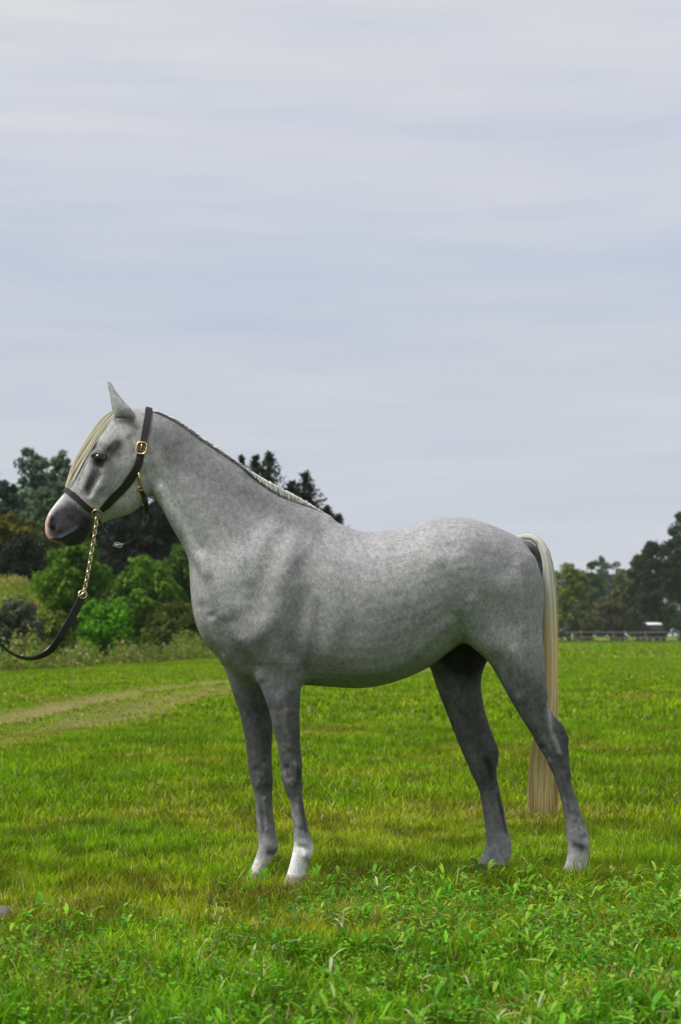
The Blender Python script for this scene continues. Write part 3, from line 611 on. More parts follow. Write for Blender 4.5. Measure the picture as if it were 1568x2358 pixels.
Vt, Ft = tube([(-.70, 0, 1.0), (-.80, 0, .85), (-.82, 0, .35)], [.05, .06, .04], 8); link('tail', pymesh('tail', Vt, Ft), M_blackcoat, gh)

# ------------------------------------------------------------------ the grey horse
def ym(px):
    """depth of the horse's middle plane: it stands turned a little, the head bent back to profile"""
    px = np.asarray(px, float); x = (px - 784) * 7.0 / FP
    return np.where(px > 430, -0.055 + 0.25 * x, -0.055 + 0.25 * ((430 - 784) * 7 / FP) - 0.012 * (1 - np.exp(-(430 - np.minimum(px, 430)) / 100.0)))
def ring(ax, ay, bx, by, w, dy=0.0, e=1.0, bi=0.0, same=False):
    ya, yb = float(ym(ax)) + dy, float(ym(bx)) + dy
    if same: ya = yb = (ya + yb) / 2
    return (PW(ax, ay, ya), PW(bx, by, yb), w, e, bi)
root_loc = np.array([0.02, 0.0, 0.0])
horse = empty('horse', tuple(root_loc), 'dapple grey horse with cream tail and forelock standing side on in the grass', 'horse')
sc = Sculpt((-1.10, -0.60, -0.02), (0.98, 0.55, 1.78), 0.005, 9)
T = lambda x, top, bot, w, e=0.92, bi=0.0: ring(x, top, x, bot, w, 0, e, bi)
torso = [T(449, 1350, 1400, .03), T(455, 1312, 1440, .085), T(470, 1288, 1478, .125), T(500, 1265, 1512, .155), T(550, 1238, 1556, .18), T(600, 1218, 1578, .19, .9, .0),
         T(650, 1200, 1580, .195, .9, .08), T(700, 1188, 1578, .205, .9, .12), T(760, 1198, 1582, .225, .9, .12), T(830, 1223, 1585, .245, .9, .12), T(885, 1223, 1577, .252, .9, .10),
         T(935, 1213, 1561, .252, .9, .06), T(985, 1199, 1538, .248, .9, .02), T(1030, 1191, 1505, .24, .9, -.04), T(1070, 1193, 1478, .235, .9, -.06), T(1105, 1201, 1475, .232, .88, -.06),
         T(1145, 1215, 1475, .222, .88, -.05), T(1180, 1232, 1468, .20, .9, 0), T(1210, 1256, 1450, .165), T(1232, 1297, 1425, .12), T(1244, 1340, 1400, .06), T(1248, 1360, 1385, .02)]
sc.add(*loft(torso, 40, 4), 0.03)
neck = [ring(300, 950, 322, 1050, .045), ring(328, 940, 336, 1110, .062), ring(365, 950, 352, 1142, .066, 0, 1, .1), ring(412, 974, 374, 1174, .070, 0, 1, .14), ring(470, 1015, 401, 1224, .080, 0, 1, .18),
        ring(530, 1056, 426, 1264, .094, 0, 1, .2), ring(590, 1098, 440, 1312, .11, 0, 1, .2), ring(650, 1131, 449, 1370, .13, 0, 1, .15), ring(705, 1160, 470, 1430, .15, 0, 1, .1), ring(755, 1192, 530, 1490, .165)]
sc.add(*loft(neck, 32, 5), 0.055)
head = [ring(312, 942, 340, 1040, .045, same=True), ring(285, 943, 347, 1080, .066, same=True), ring(262, 950, 347, 1112, .077, same=True), ring(243, 981, 341, 1143, .082, same=True), ring(223, 1011, 322, 1168, .082, 0, .95, .0, True),
        ring(205, 1043, 292, 1186, .074, 0, .93, .06, True), ring(181, 1083, 258, 1196, .060, 0, .95, 0, True), ring(151, 1131, 231, 1209, .048, 0, .95, -.08, True), ring(129, 1158, 211, 1226, .044, 0, .95, -.04, True),
        ring(112, 1182, 197, 1245, .045, 0, .93, 0, True), ring(104, 1206, 182, 1255, .042, 0, .93, 0, True), ring(105, 1230, 158, 1257, .033, 0, 1, 0, True), ring(114, 1245, 138, 1253, .014, same=True)]
sc.add(*loft(head, 32, 5), 0.022)
def leg(pts, dy, k=0.05, n=24):
    sc.add(*loft([ring(fx, fy, bx, by, w, dy + (q[0] if q else 0)) for fx, fy, bx, by, w, *q in pts], n, 4), k)
leg([(548, 1400, 705, 1400, .055), (560, 1450, 706, 1455, .072), (578, 1505, 706, 1505, .071), (590, 1548, 697, 1548, .060), (600, 1582, 692, 1582, .053), (619, 1634, 690, 1640, .046), (631, 1687, 691, 1687, .040),
     (641, 1725, 692, 1725, .035), (646, 1762, 697, 1765, .036), (648, 1792, 698, 1797, .035), (658, 1822, 696, 1828, .028), (668, 1850, 699, 1852, .0225), (675, 1899, 708, 1899, .022), (676, 1932, 717, 1928, .027),
     (675, 1953, 723, 1953, .0305), (669, 1983, 712, 1985, .026), (663, 2005, 704, 2007, .027), (660, 2018, 706, 2022, .029)], -.112)
leg([(490, 1455, 640, 1455, .05), (500, 1500, 640, 1500, .065), (519, 1545, 632, 1548, .055), (541, 1611, 632, 1611, .047), (556, 1662, 629, 1662, .040), (567, 1721, 626, 1721, .035), (573, 1770, 627, 1770, .036),
     (578, 1801, 629, 1797, .034), (587, 1833, 627, 1833, .027), (590, 1887, 630, 1882, .022), (593, 1928, 637, 1925, .026), (595, 1950, 641, 1951, .030), (588, 1975, 630, 1975, .026), (579, 1998, 612, 2001, .025), (574, 2012, 612, 2016, .028)], .112)
leg([(1052, 1270, 1225, 1290, .06, .02), (1046, 1330, 1243, 1340, .088), (1046, 1390, 1248, 1392, .098), (1058, 1440, 1250, 1442, .097), (1080, 1482, 1251, 1490, .09), (1125, 1524, 1254, 1542, .074), (1159, 1582, 1259, 1592, .058), (1192, 1640, 1268, 1630, .044),
     (1224, 1691, 1300, 1672, .035), (1239, 1720, 1311, 1699, .036), (1254, 1746, 1310, 1735, .034), (1274, 1785, 1314, 1777, .026), (1290, 1835, 1328, 1832, .0225), (1300, 1885, 1343, 1886, .023), (1304, 1918, 1356, 1920, .0295),
     (1307, 1942, 1358, 1946, .029), (1306, 1972, 1354, 1978, .025), (1298, 1998, 1352, 2004, .028), (1294, 2008, 1354, 2014, .030)], -.118)
leg([(985, 1380, 1190, 1400, .06), (978, 1450, 1170, 1440, .08), (985, 1505, 1140, 1490, .076), (998, 1560, 1112, 1545, .064), (1019, 1618, 1109, 1600, .053), (1048, 1693, 1130, 1680, .040), (1065, 1735, 1147, 1722, .037), (1076, 1760, 1148, 1745, .036),
     (1089, 1790, 1143, 1780, .031), (1103, 1820, 1149, 1815, .026), (1111, 1865, 1159, 1860, .0235), (1117, 1905, 1168, 1903, .025), (1119, 1936, 1177, 1936, .030), (1114, 1962, 1177, 1968, .028), (1104, 1982, 1170, 1988, .028), (1099, 1992, 1170, 1996, .030)], .118)
sc.add(*loft([ring(1172, 1234, 1172, 1272, .026), ring(1196, 1240, 1200, 1282, .024), ring(1222, 1247, 1224, 1300, .022), ring(1241, 1268, 1236, 1318, .020), ring(1250, 1308, 1243, 1340, .014)], 18, 4), 0.02)
# ears
for s_, ox in ((-1, 0), (1, -4)):
    hy = .046 * s_
    ear = [(264 + ox, 962, 308 + ox, 958, .016), (262 + ox, 946, 303 + ox, 942, .022), (259 + ox, 928, 289 + ox, 927, .021), (256 + ox, 908, 276 + ox, 912, .016), (252 + ox, 890, 264 + ox, 896, .011), (250.5 + ox, 875, 256 + ox, 879, .003)]
    sc.add(*loft([ring(a, b_, c, d, w, hy, same=True) for a, b_, c, d, w in ear], 16, 4), 0.012)
P = sc.mesh(3)
# --- muscles, bones and creases: displacement along the normal (metres, radius in picture units)
def segd(px, py, pts):
    pts = np.asarray(pts, float); best = np.full(len(px), 1e9)
    if len(pts) == 1: return np.hypot(px - pts[0, 0], py - pts[0, 1])
    for a, b_ in zip(pts[:-1], pts[1:]):
        ab = b_ - a; t = np.clip(((px - a[0]) * ab[0] + (py - a[1]) * ab[1]) / (ab @ ab), 0, 1)
        best = np.minimum(best, np.hypot(px - a[0] - t * ab[0], py - a[1] - t * ab[1]))
    return best
SC = [  # amount, radius, points
    # shoulder blade, its front edge, point of shoulder, upper arm, elbow
    (.009, 26, [(668, 1215), (634, 1264), (604, 1342), (588, 1402)]), (-.007, 30, [(672, 1290), (650, 1350), (632, 1420)]), (.010, 42, [(548, 1368)]), (-.011, 30, [(560, 1462), (600, 1462)]), (-.010, 15, [(668, 1526), (680, 1534)]), (.007, 20, [(622, 1545), (636, 1585)]), (.012, 26, [(548, 1432), (560, 1450)]),
    (.010, 28, [(700, 1385), (692, 1450), (674, 1520)]), (-.001, 14, [(728, 1372), (722, 1440), (708, 1500), (696, 1555)]), (.007, 34, [(690, 1420), (665, 1490)]), (.008, 22, [(620, 1470), (600, 1530)]),
    (-.006, 11, [(560, 1470), (590, 1520), (600, 1560)]), (-.009, 11, [(490, 1432), (502, 1470), (530, 1515), (562, 1550)]), (.007, 14, [(465, 1400), (478, 1450), (505, 1500)]), (.008, 18, [(515, 1440), (545, 1500), (575, 1540)]),
    (-.008, 12, [(468, 1290), (478, 1350), (484, 1405)]), (.006, 14, [(640, 1545), (648, 1590)]), (-.005, 10, [(662, 1540), (680, 1555), (690, 1562)]),
    # neck: jugular groove, crest, neck muscle
    (-.010, 14, [(372, 1130), (400, 1190), (440, 1260), (475, 1320)]), (.010, 17, [(352, 1085), (385, 1140), (420, 1200), (455, 1260)]), (.006, 30, [(420, 1040), (500, 1110), (600, 1190)]), (-.006, 16, [(440, 1110), (520, 1210), (560, 1290)]),
    (-.005, 16, [(560, 1120), (650, 1180), (720, 1215)]), (.005, 14, [(575, 1098), (650, 1148), (740, 1195)]),
    # barrel: girth, ribs, flank, hip bone, loin
    (.006, 60, [(800, 1470), (930, 1440)]), (-.006, 24, [(760, 1330), (780, 1420), (760, 1500)]), (-.010, 26, [(1010, 1290), (1035, 1340), (1050, 1400)]), (.010, 20, [(1022, 1255), (1040, 1262)]), (-.006, 22, [(985, 1260), (1000, 1290)]),
    (-.011, 15, [(1086, 1385), (1082, 1420), (1075, 1458)]), (.007, 12, [(1050, 1420), (1068, 1462)]), (-.008, 13, [(960, 1500), (1010, 1450), (1040, 1430)]), (-.005, 12, [(820, 1548), (900, 1540), (960, 1510)]),
    # quarters
    (.010, 34, [(1120, 1270), (1160, 1310)]), (.010, 42, [(1150, 1400), (1180, 1440)]), (-.006, 12, [(1195, 1300), (1205, 1370), (1212, 1450)]), (.005, 16, [(1225, 1330), (1232, 1400), (1235, 1460)]),
    (-.006, 15, [(1185, 1500), (1215, 1560)]), (.006, 15, [(1150, 1520), (1190, 1590)]), (-.005, 9, [(1235, 1560), (1252, 1620), (1272, 1672)]), (.005, 8, [(1264, 1620), (1285, 1665), (1300, 1690)]),
    # near hock and cannon
    (-.006, 7, [(1265, 1640), (1268, 1690), (1285, 1735)]), (.005, 8, [(1300, 1692), (1304, 1715)]), (.005, 8, [(1252, 1722), (1262, 1745)]), (-.0035, 5, [(1300, 1780), (1312, 1830), (1325, 1885)]), (.0035, 5, [(1318, 1795), (1332, 1880)]), (.004, 8, [(1345, 1930)]),
    # near knee and cannon
    (.005, 9, [(660, 1770), (665, 1790)]), (-.004, 6, [(682, 1760), (684, 1800)]), (.005, 6, [(692, 1775), (693, 1795)]), (-.0035, 5, [(686, 1840), (693, 1900)]), (.004, 7, [(690, 1950), (712, 1955)]), (-.004, 6, [(700, 1970), (706, 1978)]), (-.004, 9, [(660, 1640), (668, 1720)]),
    # far legs
    (.005, 8, [(588, 1775), (592, 1795)]), (-.004, 6, [(608, 1765), (612, 1800)]), (-.0035, 5, [(608, 1840), (616, 1910)]), (.005, 9, [(1090, 1735), (1100, 1760)]), (-.006, 8, [(1118, 1705), (1126, 1745)]), (-.0035, 6, [(1132, 1830), (1148, 1900)]),
    # head: brow, eye socket, cheek bone, jowl, nasal hollow, nostril, lips, chin, hollow above the eye
    (.007, 10, [(212, 1028), (228, 1028), (246, 1040)]), (-.008, 10, [(228, 1053)]), (.005, 7, [(214, 1070), (232, 1074)]), (-.006, 12, [(262, 1022), (270, 1040)]), (.006, 5, [(230, 1096), (214, 1124), (204, 1140)]), (-.005, 9, [(206, 1096), (190, 1126)]),
    (-.006, 8, [(228, 1122), (214, 1146)]), (.009, 26, [(300, 1110), (292, 1140)]), (-.007, 8, [(330, 1040), (341, 1090), (344, 1130)]), (.006, 9, [(300, 1010), (312, 1040)]), (-.010, 6, [(119, 1192), (116, 1204), (121, 1212)]), (.005, 6, [(128, 1188), (131, 1205), (124, 1218)]),
    (-.005, 4, [(116, 1240), (140, 1240), (166, 1226), (180, 1216)]), (.004, 8, [(140, 1228)]), (.003, 8, [(176, 1243)]), (-.004, 9, [(205, 1222)]), (-.004, 9, [(150, 1165), (160, 1185)]), (.004, 10, [(300, 975), (315, 985)]), (-.006, 7, [(272, 968), (300, 962)]),
]
px, py = proj(P); yrel = P[:, 1] - ym(px); nr = sc.normals(P); disp = np.zeros(len(P))
legz = (py > 1560)
near_side = np.where(legz, sstep(0.02, -0.06, yrel), np.maximum(sstep(0.005, -0.03, yrel), 0.0)); far_leg = np.where(legz, 1 - near_side, 0)
for amt, rad, pts in SC:
    g = np.exp(-(segd(px, py, pts) / rad) ** 2 * 1.1)
    isfar = pts in ([(588, 1775), (592, 1795)], [(608, 1765), (612, 1800)], [(608, 1840), (616, 1910)], [(1090, 1735), (1100, 1760)], [(1118, 1705), (1126, 1745)], [(1132, 1830), (1148, 1900)])
    if min(p[1] for p in pts) > 1560: amt = amt * 1.75
    w = far_leg if isfar else near_side + (0 if min(p[1] for p in pts) > 1560 else 0.0)
    if not isfar and max(p[1] for p in pts) < 1560: w = np.maximum(w, sstep(-0.005, 0.03, yrel))      # the same anatomy on the far side
    disp += amt * g * w
disp += 0.0012 * (fbm(P[:, 0] * 9 + P[:, 1] * 5, P[:, 2] * 9, 4) - 0.5)
P = sc.relax(P + nr * disp[:, None], 1)
# --- coat colour, with some light and shade painted in (grey body, dark limbs and muzzle, white socks)
px, py = proj(P); yrel = P[:, 1] - ym(px); near_side = sstep(0.01, -0.03, yrel)
def blend(c, w, col): return c * (1 - w)[:, None] + np.array(col)[None] * w[:, None]
def gs(rad, pts): return np.exp(-(segd(px, py, pts) / rad) ** 2)
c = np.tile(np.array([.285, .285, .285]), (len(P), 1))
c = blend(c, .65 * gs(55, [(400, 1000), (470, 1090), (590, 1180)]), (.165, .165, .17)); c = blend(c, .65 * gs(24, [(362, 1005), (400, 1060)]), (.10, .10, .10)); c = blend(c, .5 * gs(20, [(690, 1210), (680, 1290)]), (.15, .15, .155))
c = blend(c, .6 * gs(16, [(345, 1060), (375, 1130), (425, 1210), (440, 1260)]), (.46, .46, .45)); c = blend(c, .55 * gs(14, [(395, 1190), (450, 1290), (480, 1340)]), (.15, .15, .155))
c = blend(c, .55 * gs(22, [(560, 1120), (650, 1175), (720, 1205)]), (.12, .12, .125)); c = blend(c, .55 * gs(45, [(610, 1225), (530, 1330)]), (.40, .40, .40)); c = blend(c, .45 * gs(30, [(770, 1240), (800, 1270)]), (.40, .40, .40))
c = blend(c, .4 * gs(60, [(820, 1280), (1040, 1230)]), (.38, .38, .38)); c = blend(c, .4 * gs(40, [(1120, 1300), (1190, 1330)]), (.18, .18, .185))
c = blend(c, .35 * gs(40, [(680, 1330), (640, 1430)]), (.17, .17, .17)); c = blend(c, .3 * gs(60, [(850, 1440), (960, 1420)]), (.20, .20, .20)); c = blend(c, .65 * gs(13, [(728, 1385), (718, 1450), (702, 1535)]), (.085, .085, .085)); c = blend(c, .35 * gs(40, [(760, 1560), (880, 1560), (960, 1535)]), (.12, .12, .116)); c = blend(c, .45 * gs(55, [(560, 1520), (640, 1530), (690, 1500)]), (.12, .12, .118))  # shade painted in behind the shoulder, in the elbow crease and under the belly
c = blend(c, .5 * gs(40, [(560, 1450), (600, 1500)]), (.16, .16, .165)); c = blend(c, .5 * gs(25, [(680, 1500)]), (.10, .10, .098))  # painted shade below the point of shoulder and at the elbow
# limbs
lt = np.interp(py, [1500, 1560, 1620, 1700, 1800, 1880, 1915, 1945, 1975, 2050], [.24, .17, .115, .092, .094, .18, .22, .33, .36, .40]) * (0.62 + 0.76 * fbm(px / 13.0, py / 17.0, 77))
belly = sstep(735, 755, px) * sstep(1000, 975, px)
wl = sstep(1490, 1560, py) * (1 - belly) * np.where((px < 760), sstep(1535, 1600, py), 1.0)
c = c * (1 - wl)[:, None] + (lt[:, None] * np.array([1, 1, 1.03])) * wl[:, None]
hind = sstep(960, 1000, px)
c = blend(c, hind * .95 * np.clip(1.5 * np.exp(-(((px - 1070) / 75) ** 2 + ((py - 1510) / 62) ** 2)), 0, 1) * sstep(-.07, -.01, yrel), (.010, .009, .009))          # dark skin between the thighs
nfore = sstep(640, 655, px) * sstep(740, 728, px) * near_side
c = blend(c, nfore * sstep(1925, 1965, py), (.74, .73, .72)); c = blend(c, nfore * .8 * gs(7, [(708, 1975), (712, 1990)]), (.16, .13, .12))
ffore = sstep(645, 630, px) * (1 - near_side); c = blend(c, ffore * sstep(1965, 1985, py), (.62, .58, .54)); c = blend(c, ffore * .8 * gs(8, [(618, 1962), (630, 1962)]), (.05, .05, .05))
c = blend(c, sstep(1280, 1290, px) * .9 * gs(8, [(1324, 1944), (1340, 1950)]), (.02, .02, .02)); c = blend(c, sstep(1280, 1290, px) * sstep(1960, 1975, py) * .7, (.45, .44, .43))
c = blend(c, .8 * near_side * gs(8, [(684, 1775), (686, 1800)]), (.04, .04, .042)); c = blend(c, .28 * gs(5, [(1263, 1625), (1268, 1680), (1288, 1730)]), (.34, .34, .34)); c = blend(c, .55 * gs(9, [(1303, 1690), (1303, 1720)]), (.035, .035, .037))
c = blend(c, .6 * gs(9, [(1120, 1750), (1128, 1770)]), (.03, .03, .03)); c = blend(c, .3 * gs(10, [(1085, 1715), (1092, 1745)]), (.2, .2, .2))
# leg hair tones, partly light and shade painted over bones and tendons
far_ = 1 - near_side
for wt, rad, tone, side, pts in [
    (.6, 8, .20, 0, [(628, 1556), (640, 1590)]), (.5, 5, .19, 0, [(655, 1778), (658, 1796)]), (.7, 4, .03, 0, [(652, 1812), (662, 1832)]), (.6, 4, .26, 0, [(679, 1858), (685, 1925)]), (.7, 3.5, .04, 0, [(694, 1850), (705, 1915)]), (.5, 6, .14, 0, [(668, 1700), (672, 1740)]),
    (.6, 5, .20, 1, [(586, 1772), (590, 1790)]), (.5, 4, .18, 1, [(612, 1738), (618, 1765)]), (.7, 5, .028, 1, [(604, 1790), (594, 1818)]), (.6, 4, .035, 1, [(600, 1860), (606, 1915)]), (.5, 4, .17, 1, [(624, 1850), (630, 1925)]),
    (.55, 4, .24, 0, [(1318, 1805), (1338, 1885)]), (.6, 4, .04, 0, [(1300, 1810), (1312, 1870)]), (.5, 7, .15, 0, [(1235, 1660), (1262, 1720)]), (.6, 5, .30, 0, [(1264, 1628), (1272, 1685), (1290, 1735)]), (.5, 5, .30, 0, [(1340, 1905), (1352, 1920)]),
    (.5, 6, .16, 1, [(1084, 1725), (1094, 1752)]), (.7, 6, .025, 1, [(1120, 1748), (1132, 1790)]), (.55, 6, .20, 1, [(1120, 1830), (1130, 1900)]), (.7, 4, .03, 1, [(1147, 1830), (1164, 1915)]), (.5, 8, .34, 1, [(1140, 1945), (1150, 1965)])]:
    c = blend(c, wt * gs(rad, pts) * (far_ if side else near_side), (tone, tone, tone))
# head
hd = sstep(352, 340, px) * sstep(1270, 1262, py)
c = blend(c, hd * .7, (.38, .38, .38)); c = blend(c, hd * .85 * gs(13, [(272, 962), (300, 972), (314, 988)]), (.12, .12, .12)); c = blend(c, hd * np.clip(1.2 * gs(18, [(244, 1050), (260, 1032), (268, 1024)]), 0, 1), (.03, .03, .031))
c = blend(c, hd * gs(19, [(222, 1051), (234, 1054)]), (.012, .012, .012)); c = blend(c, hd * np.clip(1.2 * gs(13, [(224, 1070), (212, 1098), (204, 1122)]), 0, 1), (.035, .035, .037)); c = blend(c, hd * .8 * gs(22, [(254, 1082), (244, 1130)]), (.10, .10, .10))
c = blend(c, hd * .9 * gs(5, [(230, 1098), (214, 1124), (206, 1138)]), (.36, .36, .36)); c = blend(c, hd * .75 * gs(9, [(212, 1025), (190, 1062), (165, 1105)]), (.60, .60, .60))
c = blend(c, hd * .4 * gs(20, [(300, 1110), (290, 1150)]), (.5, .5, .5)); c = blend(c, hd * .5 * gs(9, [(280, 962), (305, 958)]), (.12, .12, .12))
mz = hd * np.clip(1.6 * np.exp(-(((px - 160) / 54) ** 2 + ((py - 1212) / 50) ** 2) ** 2), 0, 1); c = blend(c, mz * .98, (.036, .036, .041)); c = blend(c, hd * .8 * gs(13, [(182, 1232), (190, 1215), (205, 1200)]), (.02, .02, .02))
c = blend(c, hd * .7 * gs(9, [(157, 1160), (168, 1166)]), (.03, .03, .03))
c = blend(c, hd * gs(5.5, [(142, 1142), (122, 1167), (109, 1185)]), (.66, .65, .64)); c = blend(c, hd * gs(6.5, [(106, 1188), (103, 1210), (105, 1232)]), (.66, .42, .35)); c = blend(c, hd * gs(6.5, [(106, 1236), (120, 1250), (142, 1256)]), (.55, .30, .23))
c = blend(c, hd * .9 * gs(4.5, [(119, 1192), (117, 1205), (121, 1212)]), (.020, .008, .008)); c = blend(c, hd * .8 * gs(2.5, [(118, 1240), (140, 1241), (164, 1228)]), (.02, .012, .012))
# inner dock and buttock cleft
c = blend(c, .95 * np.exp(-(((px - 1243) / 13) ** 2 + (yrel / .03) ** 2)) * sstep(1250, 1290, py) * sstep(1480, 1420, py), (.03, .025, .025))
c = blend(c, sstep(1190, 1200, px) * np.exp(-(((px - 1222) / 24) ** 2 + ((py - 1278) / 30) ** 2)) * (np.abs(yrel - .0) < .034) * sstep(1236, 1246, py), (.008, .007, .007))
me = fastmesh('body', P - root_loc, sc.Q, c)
m, t, b, o = mat('grey_coat')
at = N(t, 'ShaderNodeAttribute', attribute_name='tint'); tc_ = N(t, 'ShaderNodeTexCoord')
def nz(scale, det, ro, st=(1, 1, 1)):
    q = N(t, 'ShaderNodeMapping'); q.inputs['Scale'].default_value = st; q.inputs['Rotation'].default_value = (0, .5, 0); t.links.new(tc_.outputs['Object'], q.inputs[0])
    k = N(t, 'ShaderNodeTexNoise'); k.inputs['Scale'].default_value = scale; k.inputs['Detail'].default_value = det; k.inputs['Roughness'].default_value = ro
    t.links.new(q.outputs[0], k.inputs['Vector']); return k
def mr(src, a, b_, c_, d_):
    k = N(t, 'ShaderNodeMapRange'); k.inputs[1].default_value = a; k.inputs[2].default_value = b_; k.inputs[3].default_value = c_; k.inputs[4].default_value = d_
    t.links.new(src, k.inputs[0]); return k.outputs[0]
def mul(a, b_):
    k = N(t, 'ShaderNodeMath', operation='MULTIPLY'); t.links.new(a, k.inputs[0]); t.links.new(b_, k.inputs[1]); return k.outputs[0]
f1 = nz(72, 4, .65, (1, 1, .85)); f2 = nz(20, 4, .6); f3 = nz(260, 2, .6, (1, 1, .45))
fac_ = mul(mul(mr(f1.outputs['Fac'], .3, .7, .74, 1.26), mr(f2.outputs['Fac'], .3, .7, .89, 1.11)), mr(f3.outputs['Fac'], .3, .7, .80, 1.20))
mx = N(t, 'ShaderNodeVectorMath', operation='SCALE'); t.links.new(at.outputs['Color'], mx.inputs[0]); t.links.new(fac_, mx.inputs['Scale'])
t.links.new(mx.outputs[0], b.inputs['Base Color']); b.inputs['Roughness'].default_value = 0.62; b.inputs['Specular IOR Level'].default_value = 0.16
bp = N(t, 'ShaderNodeBump'); bp.inputs['Strength'].default_value = 0.25; bp.inputs['Distance'].default_value = 0.002
t.links.new(f3.outputs['Fac'], bp.inputs['Height']); t.links.new(bp.outputs[0], b.inputs['Normal'])
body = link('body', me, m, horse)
BVH = BVHTree.FromPolygons([Vector(p) for p in P], [tuple(int(i) for i in q) for q in sc.Q])
def skin(px_, py_, off=0.0):
    """point and normal on the near side of the body along a sight line"""
    d = Vector(PW(px_, py_, 0.0) - CAMP).normalized(); h = BVH.ray_cast(Vector(CAMP), d)
    if h[0] is None: p = Vector(PW(px_, py_, float(ym(px_)))); return np.array(p), np.array([0, -1.0, 0])
    n_ = np.array(h[1]); n_ = n_ if n_ @ np.array(d) < 0 else -n_
    return np.array(h[0]) + n_ * off, n_
# hooves
def hoof(top, bot, mt, dy, w0, w1):
    V, Q = loft([ring(*top[0], *top[1], w0, dy), ring(*[(a + b_) / 2 for a, b_ in zip(top[0], bot[0])], *[(a + b_) / 2 for a, b_ in zip(top[1], bot[1])], (w0 + w1) / 2, dy), ring(*bot[0], *bot[1], w1, dy)], 20, 3)
    ob = link('hoof', pymesh('hoof', V - root_loc, [tuple(q) if q[2] != q[3] else tuple(q[:3]) for q in Q.tolist()]), mt, horse); return ob
hoof(((660, 2012), (706, 2014)), ((648, 2052), (711, 2054)), M_hoof, -.112, .029, .037)
hoof(((575, 2004), (613, 2008)), ((562, 2034), (618, 2037)), M_hoof, .112, .028, .036)
hoof(((1295, 2004), (1355, 2009)), ((1276, 2032), (1358, 2032)), M_hoofd, -.118, .030, .038)
hoof(((1100, 1988), (1171, 1991)), ((1084, 2012), (1174, 2013)), M_hoofd, .118, .030, .038)
# near and far eye
M_lid = plain('eyelid_skin', (0.022, 0.021, 0.021), 0.5, noise=0.3, scale=120); M_eye = plain('dark_eye', (0.010, 0.007, 0.005), 0.06, spec=0.6)
p, n_ = skin(228, 1051); yc = float(ym(228))
for s_ in (0, 1):
    q = p - n_ * 0.0085
    if s_: q = np.array([q[0], 2 * yc - q[1], q[2]])
    bm = bmesh.new(); bmesh.ops.create_uvsphere(bm, u_segments=24, v_segments=16, radius=0.0175); me = bpy.data.meshes.new('eye'); bm.to_mesh(me); bm.free()
    e_ = link('eye', me, M_eye, horse); e_.location = q - root_loc
    e_.scale = (1.22, .9, .92)
for s_ in (0, 1):
    V = []; F = []; base_ = skin(228, 1051, .0005)[0]
    for i in range(25):
        a = 2 * math.pi * i / 24; cpx = 228.5 + 14.5 * math.cos(a); cpy = 1051.5 + (7.5 if math.sin(a) > 0 else 8.0) * -math.sin(a); q_, _n = skin(cpx, cpy, .0012); rr_ = .0052 if math.sin(a) > 0 else .0028
        q_[1] = min(q_[1], base_[1] + .010)
        rd = np.array([math.cos(a), 0, math.sin(a)])
        for j in range(8):
            b2 = j * math.pi / 4; w_ = q_ + rd * rr_ * math.cos(b2) + np.array([0, -1.0, 0]) * rr_ * math.sin(b2)
            if s_: w_ = np.array([w_[0], 2 * yc - w_[1], w_[2]])
            V.append(w_ - root_loc)
    for i in range(24):
        for j in range(8): F.append((i * 8 + j, i * 8 + 8 + j, i * 8 + 8 + (j + 1) % 8, i * 8 + (j + 1) % 8))
    link('eyelid', pymesh('eyelid', V, F), M_lid, horse)
# --- hair
def strands(name, roots, n, pathfn, w0, w1, colfn, seed, mt, seg=10):
    r = np.random.default_rng(seed); V = []; C = []; F = []
    t = np.linspace(0, 1, seg + 1); vb = 0
    for i in range(n):
        pts, side = pathfn(r, t); wv = (w0 + (w1 - w0) * t) * (0.6 + 0.8 * r.random()); wv[-1] *= 0.25
        A = pts - side * wv[:, None]; B = pts + side * wv[:, None]; V.append(np.stack([A, B], 1).reshape(-1, 3))
        cc = colfn(r, t) * (0.88 + 0.24 * r.random()); C.append(np.repeat(cc, 2, 0))
        k = vb + 2 * np.arange(seg); F.append(np.stack([k, k + 1, k + 3, k + 2], 1)); vb += 2 * (seg + 1)
    V = np.vstack(V); C = np.vstack(C); F = np.vstack(F)
    return link(name, fastmesh(name, V - root_loc, F, C), mt, horse)
m_, t_, b_, o_ = mat('hair'); a_ = N(t_, 'ShaderNodeAttribute', attribute_name='tint'); t_.links.new(a_.outputs['Color'], b_.inputs['Base Color'])
b_.inputs['Roughness'].default_value = 0.45; b_.inputs['Specular IOR Level'].default_value = 0.25; M_hair = m_
tr_ = N(t_, 'ShaderNodeBsdfTranslucent'); mx_ = N(t_, 'ShaderNodeMixShader'); mx_.inputs[0].default_value = 0.08
t_.links.new(a_.outputs['Color'], tr_.inputs['Color']); t_.links.new(b_.outputs[0], mx_.inputs[1]); t_.links.new(tr_.outputs[0], mx_.inputs[2]); t_.links.new(mx_.outputs[0], o_.inputs['Surface'])
